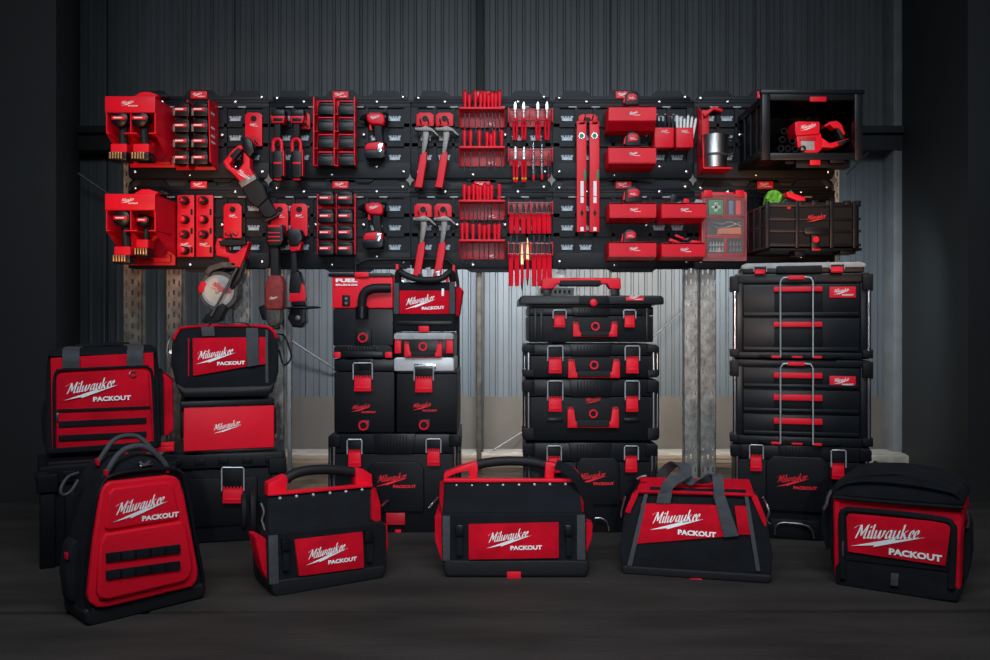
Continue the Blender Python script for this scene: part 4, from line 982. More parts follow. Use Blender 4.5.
def red_handle(o, x0, y0, x1, y1, y=0.0):
    w = (x1 - x0) * .16; h = (y1 - y0) * .30
    m = M(o); m.pp([(x0, y0), (x0 + w * .75, y0), (x0 + w, y1 - h), (x1 - w, y1 - h), (x1 - w * .75, y0), (x1, y0), (x1, y1), (x0, y1)], y - .022, .022, .003); hh = m.part('carry_handle', RED)
    m = M(o); m.pb(x0 + w * 1.15, y1 - h * 1.25, x1 - w * 1.15, y1 - h * .15, y - .027, .028, .004, 3); m.part('handle_grip', RUB, hh)
    m = M(o)
    for q in (x0, x1 - w * .75):
        for k in range(3): m.pb(q + w * (.08 + k * .24), y0 - 1.3, q + w * (.22 + k * .24), y0 + 2.5, y - .0225, .02, .0006)
    m.part('hinge_tooth', BLK2, hh)
    m = M(o); c = m.P((x0 + x1) / 2, y0 + (y1 - y0) * .32, y - .002); n = 20; vs = []; fs = []
    for (tt, rr) in ((0, .019), (.006, .018), (.006, .012), (0, .011)):
        for k in range(n): g = 2 * math.pi * k / n; vs.append(c + Vector((rr * math.cos(g), -tt, rr * math.sin(g))))
    for j in range(4):
        for k in range(n): fs.append((j * n + k, j * n + (k + 1) % n, ((j + 1) % 4) * n + (k + 1) % n, ((j + 1) % 4) * n + k))
    m._add(vs, fs); m.part('lock_ring', RED)
def ring(o, px, py, y, r=.018):
    m = M(o); c = m.P(px, py, y); n = 18; m.tube([c + Vector((r * math.cos(2 * math.pi * k / n), -.003, r * math.sin(2 * math.pi * k / n))) for k in range(n)], .0042, 6, False, True); m.part('lock_ring', RED)
    M(o).pb(px - 6, py - 5.5, px + 6, py + 6, y - .004, .006, .004).part('lock_plate', BLK2)
    M(o).disc(px, py, y - .006, r * .7, .004, 14).part('lock_core', BLK)
def box(label, x0, x1, y0, y1, d, lid=None, rails=True, name='tool_box', grp=None, D=.38, bumpers=True, inset=3.0, ribs=True):
    """black stacking box; y0..y1 rows of its front face at depth d"""
    o = thing_px(name, label, 'tool box', (x0 + x1) / 2, y1, d, grp); m = M(o)
    a = inset if bumpers else 0
    yl = lid or y0 + (y1 - y0) * .28
    m.pb(x0 + a, yl, x1 - a, y1 - .3, .004, D, .006); m.part('body', BLK)
    m = M(o); m.pb(x0 + a * .8, y0, x1 - a * .8, yl - .5, .0, D, .006)
    W = x1 - x0
    m.pp([(x0 + W * .34, y0 - .2), (x0 + W * .66, y0 - .2), (x0 + W * .64, yl), (x0 + W * .36, yl)], -.006, .02, .003); m.part('lid', BLK2)
    if ribs:
        m = M(o)
        for k in range(9): m.pb(x0 + W * (.40 + k * .023), y0 + 1.2, x0 + W * (.40 + k * .023) + 1.2, yl - 1.2, -.010, .006, .0008)
        m.part('lid_rib', BLK)
    if bumpers:
        h = (y1 - y0)
        bh = min(h * .24, 13)
        for sx in (0, 1):
            for yy0, yy1, fl in ((y0 + .5, y0 + bh, 0), (y1 - bh, y1 - .5, 1)):
                xa, xb = (x0, x0 + 12) if sx == 0 else (x1 - 12, x1)
                t_ = 2.5
                if fl == 0: pl = [(xa + (t_ if sx == 0 else 0), yy0), (xb - (t_ if sx else 0), yy0), (xb, yy0 + t_), (xb, yy1), (xa, yy1), (xa, yy0 + t_)]
                else: pl = [(xa, yy0), (xb, yy0), (xb, yy1 - t_), (xb - (t_ if sx else 0), yy1), (xa + (t_ if sx == 0 else 0), yy1), (xa, yy1 - t_)]
                M(o).pp(pl, -.010, .10, .004).part('corner_bumper', BLK)
        if rails:
            for px in (x0 + 6, x1 - 6):
                m = M(o); m.cyl(m.P(px, y0 + bh - 1, .002), m.P(px, y1 - bh + 1, .002), .0105, seg=14); m.part('side_rail', CHR)
            for px in (x0 + 2.2, x1 - 2.2):
                m = M(o); m.cyl(m.P(px, y0 + bh - 1, .08), m.P(px, y1 - bh + 1, .08), .008, seg=12); m.part('side_rail', CHR)
    return o
def swoop(o, x0, x1, y0, y1, y=0.0):
    w = (x1 - x0) * .12
    M(o).pp([(x0, y1), (x0, y0 + 6), (x0 + w, y0), (x1 - w, y0), (x1, y0 + 6), (x1, y1)], y - .012, .016, .005, 3).part('front_panel', BLK)

# --- right stack (depth 3.41)
d = 3.41; G = 'boxes of the right stack'
o = box('black rolling tool box with red lettering at the bottom of the right stack', 729, 872, 446, 540, d, 461)
swoop(o, 766, 830, 457, 512)
latch(o, 750, 762.5, 446.5, 458.5, 473); latch(o, 833, 846, 449, 464, 478)
logo(o, (776, 489.5), (818, 489.5), -.0125, 'fullr')
m = M(o); m.tube([m.P(775.5, 536, -.02), m.P(777, 527, -.02), m.P(785, 523.5, -.02), m.P(805, 524.5, -.02), m.P(813, 529, -.02), m.P(815.6, 538, -.02)], .0045, 8); m.part('foot_bar', CHR)
M(o).pb(770, 520, 820, 539.5, -.004, .02, .006).part('base_recess', BLK)
def drawer_box(label, y0, y1, ds, fr0, fr1, by0, by1):
    o = thing_px('drawer_box', label, 'tool box', 801, y1, d, 'drawer boxes of the right stack')
    M(o).pb(734, y0 + 1, 868, y1 - 4, .012, .37, .006).part('body', BLK)
    m = M(o); m.pb(733, y0, 869, fr0, .0, .38, .005); m.pb(733, fr1, 869, y1 - .3, .0, .38, .005)
    m.pb(733, fr0 - 1, 741, fr1 + 1, .004, .36, .003); m.pb(860, fr0 - 1, 869, fr1 + 1, .004, .36, .003); m.part('frame', BLK2)
    for k, (a, b, pa, pb_) in enumerate(ds):
        w = M(o).pb(741.5, a, 859.5, b, .0, .30, .004).part('drawer', BLK2)
        M(o).pb(742.5, b - 4.2, 858.5, b - .5, -.006, .01, .002).part('drawer_lip', BLK2, w)
        M(o).pb(774, pa + 2, 823, b - 4.5, -.002, .006, .002).part('drawer_recess', BLK, w)
        M(o).pb(774, pa, 823.5, pb_, -.014, .016, .003).part('drawer_pull', RED, w)
    for sx in (0, 1):
        xa, xb = (728.5, 738) if sx == 0 else (863, 873.5)
        for p, q in ((y0 + 1, y0 + 18), (y1 - 10, y1 - 1)): M(o).pp([(xa, p + 1), (xb, p), (xb, q), (xa, q - 1)], -.012, .10, .004).part('corner_bumper', BLK)
        px = (733 if sx == 0 else 868.3); m = M(o); m.cyl(m.P(px, y0 + 16, -.002), m.P(px, y1 - 9, -.002), .0095, seg=14).part('side_rail', CHR)
    b = badge(o, 830, by0, 856, by1, -.002)
    m = M(o); ya = -.030; zb = y1 - 1.5
    m.tube([m.P(782, zb, ya), m.P(782, y0 + 8, ya), m.P(784.5, y0 + 4, ya), m.P(790, y0 + 3.5, ya), m.P(807, y0 + 3.5, ya), m.P(812.5, y0 + 4, ya), m.P(815, y0 + 8, ya), m.P(815, zb, ya)], .0036, 8, False); m.part('wire_bail', WIRE)
    M(o).pb(789.5, y0 + 2, 807, y0 + 6, -.034, .034, .003).part('bail_tab', RED)
    for xa, xb in ((772.5, 782.5), (814.5, 824)): M(o).pb(xa, y1 - 3.2, xb, y1 - .6, -.030, .03, .002).part('bail_foot', RED)
    M(o).pp([(759, y1 - 4), (843, y1 - 4), (835, y1 - .5), (768, y1 - .5)], -.020, .022, .002).part('lower_bar', BLK)
    M(o).pb(793, y1 - 3, 804, y1 - 1, -.022, .004, .001).part('lock_tab', RED)
drawer_box('black three-drawer box in the right stack, on the rolling box', 360, 446, ((368, 388.5, 372.8, 378.3), (390.5, 413, 394.8, 400.8), (415, 436, 418.5, 424.5)), 367, 437, 375.5, 386.5)
drawer_box('black two-drawer box in the right stack, under the clear-lid organizer', 273.5, 359, ((284.5, 316.5, 286.5, 291.5), (318.5, 351.5, 321.8, 327)), 283, 352.5, 287, 298)
o = thing_px('organizer_case', 'flat clear-lid organizer on top of the right drawer stack', 'organizer', 802, 273, d)
M(o).pb(741, 267, 864, 273, .0, .36, .005).part('case', BLK2)
M(o).pp([(740, 268), (740, 264.5), (745, 262.5), (860, 262.5), (865.5, 264.5), (865.5, 268)], -.002, .37, .004).part('lid', LGRY)
M(o).pb(777, 265.5, 823, 273, -.012, .02, .003).part('carry_handle', BLK)
latch(o, 754.5, 766, 265, 269, 273.8, 0); latch(o, 832, 844.5, 264, 267.5, 273, 0)

# the right stack stands turned towards the hall's centre
def turn(names_x, pivot, ang, sx):
    for q in names_x:
        v = Vector(q.location) - pivot; v.x *= sx; c_, s_ = math.cos(ang), math.sin(ang)
        q.location = pivot + Vector((v.x * c_ - v.y * s_, v.x * s_ + v.y * c_, v.z)); q.rotation_euler.z = ang; q.scale = (sx, 1, 1)
turn([q for q in COL.objects if q.type == 'EMPTY' and q.parent is None and q.name.startswith(('tool_box', 'drawer_box', 'organizer_case')) and 'right' in q['label'] and q.location.y < 3.5], at(801, 400, 3.41) * 1, math.radians(-14), 0.935)
# --- middle right stack
d = 3.53
o = box('black rolling tool box with red lettering at the bottom of the middle right stack', 523, 658, 443, 533, d, 462)
swoop(o, 576, 620, 458, 505)
latch(o, 548, 560.5, 446, 458.5, 473); latch(o, 625.3, 637.5, 446, 458, 472.5)
logo(o, (578, 485), (614, 485), -.0125, 'fullr')
m = M(o); m.tube([m.P(592, 518.5, -.02), m.P(600, 518, -.02), m.P(607, 522, -.02), m.P(609, 531, -.02)], .0045, 8); m.part('foot_bar', CHR)
o = box('tall black case with red handle, second from the bottom of the middle right stack', 522.5, 659.5, 379.5, 441, d, 397)
latch(o, 548.5, 562, 381, 398.5, 412); latch(o, 626, 638.5, 381, 398, 412)
red_handle(o, 567.5, 407, 619, 428); logo(o, (584.5, 404), (601.5, 404), -.011, 'shortr')
for px in (549, 626): M(o).pb(px - 2, 418, px + 14, 422, -.006, .012, .004).part('moulded_step', BLK2)
o = box('low black case with red handle, third from the bottom of the middle right stack', 522.5, 659.5, 344.5, 378, d, 356)
latch(o, 548.5, 562, 346, 359, 373.5); latch(o, 626, 638.8, 346, 358.5, 373.5); red_handle(o, 568, 359, 620, 378)
o = box('narrower black case under the tray top of the middle right stack', 529, 653.5, 307, 342.5, d + .01, 316, rails=False, bumpers=False)
latch(o, 554, 565.3, 310, 316.5, 327.5); latch(o, 624.5, 635, 310, 316.5, 327.5); red_handle(o, 573, 321.5, 617.5, 336.8)
m = M(o)
for px in (534, 540, 646): m.pb(px, 308, px + 3, 341, -.006, .02, .002)
m.part('body_rib', BLK2)
o = thing_px('carry_tray', 'black tray top with raised red and black handle, crowning the middle right stack', 'tray', 592, 306, d); m = M(o)
m.pp([(519, 304.5), (520, 297), (523, 295.5), (661, 295.5), (664, 297.5), (664, 304.5)], -.02, .40, .006, 3); m.part('tray_top', BLK2)
M(o).pb(530, 303, 652, 307.2, .0, .36, .003).part('tray_base', BLK)
M(o).pp([(579, 304.5), (580, 296), (609, 296), (610, 304.5)], -.028, .02, .003).part('front_catch', BLK)
m = M(o); c = m.P(593.5, 302.8, -.030); m.lathe(c, (0, -1, 0), [(0, .016), (.004, .015), (.006, .011)], 16).part('release_button', RED)
badge(o, 626, 296.8, 644, 300.6, -.020)
m = M(o)
for xa in (543.5, 612): m.pb(xa, 287, xa + 7.5, 296.5, .14, .05, .003)
m.part('handle_post', BLK2)
m = M(o); m.pp([(541.5, 289), (541.8, 279.5), (544, 277.8), (619, 277.8), (621, 279.5), (621.3, 289), (610, 289), (607, 284), (557, 284), (553, 289)], .13, .06, .006, 3); hh = m.part('carry_handle', RED)
M(o).pb(560, 280.2, 601, 286, .124, .072, .007, 3).part('handle_grip', RUB, hh)
o2 = thing_px('bit_case', 'small white perforated strip on the tray top, left behind the handle post', 'bit case', 547, 295.4, d + .22); m = M(o2)
m.pb(538, 288, 574, 295, .0, .02, .002); m.part('case', LGRY)
m = M(o2)
for k in range(7): m.pb(540.5 + k * 4.6, 290, 542.7 + k * 4.6, 293.5, -.002, .003, .0005)
m.part('slot', BLK)

# --- middle left stack
d = 3.53
o = box('black rolling tool box with red lettering at the bottom of the vacuum stack', 328, 461, 434, 533, d, 454)
swoop(o, 368, 424, 462, 512); latch(o, 348, 361, 439.5, 452, 467); latch(o, 427, 440, 439, 451, 466)
logo(o, (376, 488), (416, 488), -.0125, 'fullr')
M(o).pb(386, 513, 405, 525, -.010, .012, .003).part('lower_handle', mat_darkred); M(o).pb(395, 530, 401, 533, -.010, .012, .002).part('release_tab', RED)
m = M(o); m.pt([(355.5, 436, .392), (355.5, 272, .392), (358, 264, .392), (366, 260, .392), (378, 259.2, .392), (440, 259.2, .392), (450, 262, .392), (455, 270, .392), (457.5, 282, .392), (458, 300, .392), (458, 436, .392)], 0, .008, 10, True); m.part('trolley_handle', RUB)
o = box('half-width black box with red latch under the vacuum', 334, 394.5, 359, 433, d, 372, rails=False, bumpers=False, name='compact_tool_box')
latch(o, 354, 371.5, 363, 377.5, 391.5); logo(o, (351, 413), (376, 413), -.001, 'fullr'); ring(o, 363.5, 425.5, 0)
o = box('half-width black box with red latch and pale steel lid strip', 396.5, 457, 371, 433, d, 374, rails=False, bumpers=False, name='compact_tool_box')
latch(o, 415, 432.5, 366, 378.5, 392.5); logo(o, (412, 411.5), (437, 411.5), -.001, 'fullr'); ring(o, 424, 425, 0)
M(o).pp([(394, 371), (394, 359), (396, 357.5), (452, 357.5), (454, 359.5), (454, 371)], -.004, .36, .004).part('steel_lid', mat('satin_aluminium', (.55, .56, .58), .45, metal=.3, vary=.1))
M(o).pb(414, 363.5, 436, 369, -.012, .014, .002).part('lid_catch', CHR)
# vacuum
o = thing_px('wet_dry_vacuum', 'red and black vacuum with FUEL lettering and curved hose', 'vacuum', 363, 358, d)
M(o).pb(332, 276, 393, 308.5, .0, .33, .008, 3).part('motor_head', RED)
M(o).pb(333, 308.5, 393.5, 346, .004, .32, .008, 3).part('canister', BLK2)
M(o).pp([(327.5, 276.5), (328.5, 272.8), (391, 272.8), (392.5, 276.5)], -.01, .36, .004).part('top_plate', BLK2)
M(o).pb(354.5, 272, 368.5, 277, -.016, .03, .003).part('top_catch', RED)
M(o).pp([(333.5, 287), (334, 277), (358, 277), (361, 280), (358, 287)], -.002, .01, .002).part('name_plate', RED)
writing(o, 'FUEL', (335.8, 282.3), (357.5, 282.3), .0155, -.0035, WHT, .06)
writing(o, 'BRUSHLESS', (335.8, 285.8), (357.5, 285.8), .008, -.0035, WHT, .03)
m = M(o); m.pt([(362, 314, -.012), (362, 303, -.018), (363.5, 294.5, -.022), (369, 289.5, -.025), (378, 288, -.025), (391, 288, -.018)], 0, .019, 14); m.part('hose', RUB)
m = M(o); c = m.P(362, 309, -.014); m.cyl(c - Vector((0, 0, .04)), c + Vector((0, 0, .01)), .027, seg=16); m.part('hose_socket', BLK2)
M(o).pb(342, 295, 350, 306, -.006, .01, .002).part('switch_plate', BLK)
m = M(o); m.disc(346, 298.5, -.010, .006, .006, 10); m.disc(346, 303, -.010, .006, .006, 10); m.part('switch', ROD)
M(o).pp([(354, 346), (355, 329), (371, 329), (372, 346)], -.008, .014, .004).part('front_pocket', BLK)
ring(o, 362.7, 337.7, -.008, .017)
m = M(o); m.pp([(333, 358), (334, 347), (337, 345), (388, 345), (392, 347), (393.5, 358)], -.006, .34, .005); m.part('base', BLK)
m = M(o)
for k in range(10): m.pb(347 + k * 3.2, 346, 348.6 + k * 3.2, 351, -.010, .006, .0008)
m.part('base_rib', BLK2)
for a, b in ((334, 340.5), (385, 392)): M(o).pb(a, 352, b, 358, -.014, .02, .003).part('corner_latch', RED)
M(o).pb(343, 351.5, 383, 357.5, -.016, .012, .004).part('front_bar', BLK2)
# compact organizer
o = thing_px('organizer_case', 'compact clear-lid organizer with red handle below the small red tool bag', 'organizer', 423.5, 357.3, d)
M(o).pb(395, 339, 453.5, 357, .0, .34, .005).part('case', BLK2)
M(o).pp([(393.5, 339.5), (394, 334), (396.5, 332.8), (451, 332.8), (453.5, 334.5), (453.5, 339.5)], -.004, .35, .004).part('lid', LGRY)
for a, b in ((394.5, 401), (446, 453)): M(o).pb(a, 340.5, b, 353.5, -.016, .02, .003).part('latch', RED)
red_handle(o, 404, 341.5, 442, 357)
# small open tool bag
o = thing_px('open_tool_bag', 'small red and black open tool bag with white lettering on the vacuum stack', 'tool bag', 424, 332.5, d)
m = M(o); m.pp([(393, 331.5), (393, 288), (396, 282), (452, 282), (455.5, 288), (455.5, 331.5)], .0, .22, .012, 3); m.part('body', BLKF)
M(o).pp([(399.5, 314), (399.5, 290.5), (449, 290.5), (449, 314)], -.004, .008, .003).part('front_panel', REDF)
M(o).pb(393.6, 283, 399, 314, -.003, .008, .002).part('edge_strip', GREY); M(o).pb(449.3, 283, 455, 314, -.003, .008, .002).part('edge_strip', GREY)
M(o).pb(397, 321, 452, 325, -.004, .008, .003).part('base_band', BLK2)
M(o).pp([(455.5, 316), (455.5, 288), (459, 286), (463, 290), (459, 316)], .03, .12, .006).part('side_pocket', REDF)
M(o).pb(418.5, 326, 429, 332, -.010, .012, .002).part('release_tab', RED)
logo(o, (404.8, 311), (444.5, 308.8), -.0045, 'fullw')
M(o).pb(441.5, 288.5, 444, 296, -.007, .004, .0008).part('white_tag', WHT)
m = M(o); m.pt([(398, 283, .02), (399, 272, .0), (406, 275.5, -.01), (417, 279, -.01), (430, 280, -.01), (442, 278, -.01), (450.5, 272, .0), (453, 281, .02)], 0, .014, 12); m.part('front_handle', RUB)
m = M(o); m.pb(395.5, 264, 398.5, 284, .01, .03, .003); m.pb(452.5, 265, 455, 284, .01, .03, .003); m.part('handle_strap', RED)
for i, (a, b, w, mt, nm, lb) in enumerate(((402, 274, 3, CHR, 'hand_wrench', 'bright wrench'), (408, 270, 4, LGRY, 'level_stick', 'pale grey stick'), (421, 274, 3.5, BLK2, 'hand_tool', 'dark tool'), (429, 268, 4, LGRY, 'level_stick', 'pale flat stick'), (438, 272, 4.5, CHR, 'hand_wrench', 'bright broad wrench'), (447, 275, 3, RED, 'hand_tool', 'red tool'))):
    t = thing_px(nm, lb + ' standing in the small open tool bag, %s from the left' % ORD[i], 'hand tool', a, 284, d + .10, 'tools standing in the small open tool bag')
    M(t).pp([(a - w / 2, 300), (a - w / 2, b + 3), (a - w, b), (a + w * .3, b - 1), (a + w / 2, b + 3), (a + w / 2, 300)], 0, .012, .002).part('tool_body', mt)

# ------------------------------------------------------------------ left chests
def chest(label, a, b, H, D=.36, latch_at=None):
    o = thing_2('tool_chest', label, 'tool chest', a, b, 'black chests at the left'); w = o['w'] / 2; del o['w']
    M(o).box(-w + .02, w - .02, .015, D - .01, 0, H * .80, .012, 3).part('body', BLK)
    m = M(o); m.box(-w, w, 0, D, H * .80, H - .012, .010, 3); m.box(-w + .03, w - .03, .03, D - .03, H - .02, H, .006); m.part('lid', BLK2)
    for sx in (-1, 1):
        xx = sx * (w - .03); M(o).box(xx - .035, xx + .035, -.010, .07, H * .72, H * .90, .010, 3).part('corner_bumper', BLK)
        M(o).box(xx - .025, xx + .025, .0, .07, 0, H * .72, .008).part('corner_post', BLK)
        M(o).box(xx - .03, xx + .03, D - .10, D + .02, H * .62, H * .80, .010, 3).part('corner_bumper', BLK)
    m = M(o)
    for k in range(-2, 3): m.box(k * .09 - .02, k * .09 + .02, -.006, .01, H * .85, H * .92, .003)
    m.box(-w * .55, w * .55, .004, .02, H * .18, H * .70, .01); m.part('moulding', BLK)
    return o
pa, pb_ = floorpt(38, 570), floorpt(152, 556)
oa = chest('black tool chest under the large red tool bag at the far left', pa, pb_, .375)
pa, pb_ = floorpt(160, 547), floorpt(285, 539.5)
ob = chest('black tool chest with red latch under the red box and small duffel', pa, pb_, .372)
latch(ob, 222.5, 243, 467.5, 489, 503.5, 0)
# --- box and bag on chest B
def top2(pxa, da, pxb, db, z):
    a = Vector(((pxa - CX) * da / F, da, z)); b = Vector(((pxb - CX) * db / F, db, z)); return a, b
def raise_to(o, z): o.location.z = z
a, b = top2(183.5, 3.30, 274.3, 3.42, .373)
o = thing_2('red_utility_box', 'plain red box with black lid and white lettering between chest and small duffel', 'tool box', a, b); w = o['w'] / 2; del o['w']
H = .185
M(o).box(-w, w, 0, .26, .0, H, .006, 3).part('case', RED)
M(o).box(-w - .012, w, -.006, .265, H - .012, H + .014, .006, 3).part('lid', BLK2)
m = M(o)
for sx in (-1, 1): m.box(sx * w - .012, sx * w + .012, .03, .22, .05, H - .03, .006)
m.part('side_clip', BLK)
logo(o, (212.5, 434.5), (242, 431.5), -.0008, 'shortw')
r = thing('catch_rail', 'short red rail lying left of the plain red box', 'rail', (a.x - .09, a.y + .0, .373), math.atan2(b.y - a.y, b.x - a.x))
m = M(); m.box(-.07, .05, 0, .05, 0, .018, .003); m.box(-.05, .05, .01, .045, .018, .034, .003); m.part('rail_body', RED, r)
zt = .373 + H + .015
a, b = top2(175, 3.29, 278, 3.43, zt)
o = thing_2('duffel_bag', 'small black duffel bag with red panel, on the plain red box', 'tool bag', a, b); del o['w']
M(o).pp([(183, 399), (176, 385), (171, 362), (172, 345), (176.5, 332, .03), (185, 327, .05), (266, 327, .05), (275, 331, .03), (279, 345), (279, 372), (273, 392), (268, 397)], 0, .24, .022, 4).part('body', BLKF)
m = M(o); m.pt([(173.5, 340, .012), (177.5, 332, .03), (185, 327.5, .045), (225, 325.5, .05), (264, 326.5, .045), (273, 331, .03), (276.5, 338, .02)], 0, .006, 8); m.part('red_piping', REDF)
M(o).pp([(193, 376), (192.5, 338), (246.5, 337.3), (246.5, 366.5), (226, 370.5)], -.005, .010, .003).part('front_panel', REDF)
M(o).pp([(259, 365), (259, 337), (266, 337), (266, 364)], -.005, .010, .002).part('front_panel', REDF)
M(o).pp([(188, 376.5), (188, 338), (189.3, 338), (189.3, 376.5)], -.003, .008, .001).part('thin_red_stripe', REDF)
M(o).pp([(247, 367), (246, 337), (246, 328), (258, 328), (258.5, 337), (259, 365)], -.010, .012, .002).part('webbing_strap', GREY)
M(o).pp([(202, 336.5), (201, 327), (214, 326.5), (215, 336)], -.008, .012, .002).part('webbing_strap', GREY)
M(o).pp([(265.5, 383), (265.5, 329.5), (268, 330), (268.5, 383)], -.006, .010, .001).part('reflective_strip', GREY)
m = M(o); q = [m.P(x, y, yy) for x, y, yy in ((208, 328, .03), (210, 324, .06), (228, 322.5, .10), (246, 323.5, .06), (252, 328, .03))]; m.strap(q, .03, .004, (0, 1, 0)); m.part('carry_handle', GREY)
m = M(o); q = [m.P(x, y, yy) for x, y, yy in ((277, 334, .10), (284, 336, .08), (289, 347, .05), (291, 358, .04), (284, 365, .05), (279, 350, .07))]; m.strap(q, .03, .004, (0, 1, 0)); m.part('shoulder_strap', BLKF)
m = M(o); m.pt([(174, 336, .06), (169, 341, .04), (167, 352, .03), (170, 363, .03), (173, 368, .04)], 0, .004, 8); m.part('strap_loop', ROD)
m = M(o); m.disc(171, 352, .02, .008, .006, 12); m.part('metal_ring', CHR)
m = M(o); m.pt([(219, 325, .045), (223, 323.8, .045), (229, 325, .045)], 0, .0025, 6); m.part('zip_pull', CHR)
M(o).pp([(176, 384), (184, 397.5), (269, 396), (277, 380), (270, 386), (185, 388)], -.006, .012, .004).part('base_band', BLK2)
logo(o, (195.8, 366.3), (245, 364.3), -.0055, 'fullw')
# --- large bag on chest A
a, b = top2(44.5, 3.13, 159, 3.27, .376)
o = thing_2('tool_bag', 'large red tool bag with two black bands and grey handles, on the far left chest', 'tool bag', a, b); del o['w']
q = [(45, 455), (44, 420), (46, 372), (48, 354, .02), (51, 349, .04), (150, 345.5, .04), (155.5, 350, .02), (158, 372), (160, 420), (160.5, 447)]
M(o).pp(q, 0, .24, .016, 4).part('body', BLKF)
M(o).pp([(52, 450), (50.5, 358), (153.5, 352.5), (156.5, 443)], -.004, .010, .003).part('front_face', REDF)
M(o).pp([(48, 357, .0), (49, 350, .02), (60, 349.5, .05), (149, 346, .05), (155, 349, .02), (155.5, 354, .0)], -.002, .12, .010, 3).part('zip_top', BLKF)
m = M(o); m.pt([(54.5, 452, -.008), (54, 400, -.008), (54.5, 378, -.008), (58, 371.5, -.008), (64, 370, -.008), (140, 366.5, -.008), (148, 368, -.008), (152, 374, -.008), (154, 400, -.008), (155.5, 446, -.008)], 0, .0055, 8); m.part('pocket_piping', BLKF)
M(o).pp([(57, 449), (56, 380), (60, 373.5), (140, 369.5), (148.5, 373), (150.5, 408), (153, 443)], -.014, .014, .005, 3).part('front_pocket', REDF)
M(o).pp([(56.5, 412.5), (56.5, 409.5), (150.5, 406), (150.7, 409)], -.018, .006, .001).part('zip_line', BLKF)
for y0 in (421, 435): M(o).pp([(58.5, y0 + 6.5), (58.5, y0 + .5), (146.5, y0 - 3.5), (146.5, y0 + 2.5)], -.019, .008, .002).part('molle_band', BLKF)
for x0 in (63.5, 127.5):
    yo = 0 if x0 < 100 else -2.5
    m = M(o); s_ = [m.P(x0 + 7.5, 368 + yo, -.012), m.P(x0 + 7.5, 356 + yo, -.014), m.P(x0 + 8, 349 + yo, .03), m.P(x0 + (12 if x0 < 100 else 3), 347 + yo, .08)]; m.strap(s_, .058, .005, (1, 0, 0)); m.part('handle_strap', GREY)
m = M(o); m.pt([(75, 347, .08), (100, 345, .10), (129, 344.5, .08)], 0, .010, 10); m.part('handle_grip', BLKF)
m = M(o); n = 14; c = m.P(133, 374, -.018); m.tube([c + Vector((.013 * math.cos(math.pi * 2 * k / n), 0, .012 * math.sin(math.pi * 2 * k / n))) for k in range(n)], .0025, 6, False, True); m.part('d_ring', CHR)
m = M(o); m.pb(56, 413, 58.5, 421, -.022, .008, .001); m.pb(102, 367.3, 116, 368.6, -.012, .004, .0005); m.part('zip_pull', CHR)
M(o).pp([(160.5, 436), (160, 375), (165, 374), (173, 381), (173.5, 430), (168, 436)], .05, .15, .010, 3).part('side_pocket', REDF)
M(o).pp([(157.5, 436), (157.5, 371), (161, 370), (163, 376), (164, 436)], .03, .17, .006).part('side_gusset', BLKF)
M(o).pp([(46, 400), (43.5, 402), (40.5, 412), (42, 440), (47, 452)], .04, .12, .01, 3).part('side_gusset', BLKF)
M(o).pp([(48, 454), (48, 449), (157, 441), (157.5, 447)], -.020, .02, .004).part('base_band', BLKF)
logo(o, (64, 403), (131, 399.8), -.0185, 'fullw')

# ------------------------------------------------------------------ backpack
a, b = floorpt(86, 626), floorpt(206.5, 597)
o = thing_2('backpack', 'red and black hard-shell backpack in the left foreground', 'backpack', a, b); del o['w']
Lb = 0.0
M(o).pp([(84, 626), (84, 575), (92, 515), (104, 482), (118, 463), (140, 455), (163, 456), (179, 467), (190, 495), (198, 535), (207, 580), (206, 597)], 0, .17, .030, 5).part('body', BLKF)
M(o).pp([(83, 625), (81, 580), (86, 520), (95, 487), (104, 470), (120, 458), (145, 454), (160, 458), (150, 520), (140, 610)], .06, .16, .030, 4).part('rear_compartment', BLKF)
m = M(o, Lb)
m.pp([(88, 594), (93.5, 541), (101.6, 492), (105, 485.5), (110, 482), (168, 475.5), (176, 477), (180, 481), (184.5, 495), (198.3, 568), (197.5, 580), (193, 587), (108, 607.5), (97, 608), (90, 603)], -.022, .024, .012, 4); sh = m.part('hard_shell', REDD)
m = M(o); m.pp([(97, 592), (100, 545), (106, 534), (182, 521.5), (187, 528), (193, 566), (190, 577), (184, 582), (108, 600), (100, 599)], -.034, .016, .010, 4).part('raised_panel', REDD, sh)
m = M(o); m.pp([(105, 529), (109, 494), (114, 488.5), (166, 482), (173, 485), (180, 517), (176, 519.5), (110, 530)], -.030, .012, .008, 4).part('raised_panel', REDD, sh)
for yl, yr in ((553.5, 544.5), (571, 561)): M(o).pp([(106.4, yl + 9), (106.4, yl), (180.5, yr), (181, yr + 9)], -.040, .010, .002).part('molle_band', BLKF)
m = M(o)
for (yl, yr) in ((553.5, 544.5), (571, 561)):
    for k in range(1, 5): t_ = k / 5; xx = 106.4 + 74 * t_; yy = yl + (yr - yl) * t_; m.pb(xx - .8, yy + .5, xx + .8, yy + 8.5, -.0415, .004, .0005)
m.part('band_stitch', BLK)
m = M(o); m.pt([(104, 478, .02), (107.5, 471, .0), (117, 456, .0), (127, 448.5, .0), (140, 446, .0), (150, 449.5, .0), (158, 456, .0), (165, 464, .0), (168.5, 473, .01)], 0, .0085, 10); m.part('front_handle', GREY)
m = M(o); m.pt([(97.5, 463, .10), (104, 453, .10), (113, 441, .11), (124, 436, .12), (137, 436.5, .12), (146, 443, .11), (155, 453, .10)], 0, .0075, 10); m.part('rear_handle', GREY)
m = M(o); 
for x_, y_, yy in ((107, 473, .0), (168, 469, .005), (98.5, 462, .10), (128, 456, .08)): m.pb(x_ - 1.5, y_ - 3, x_ + 1.5, y_ + 4, yy - .01, .02, .003)
m.part('handle_anchor', REDF)
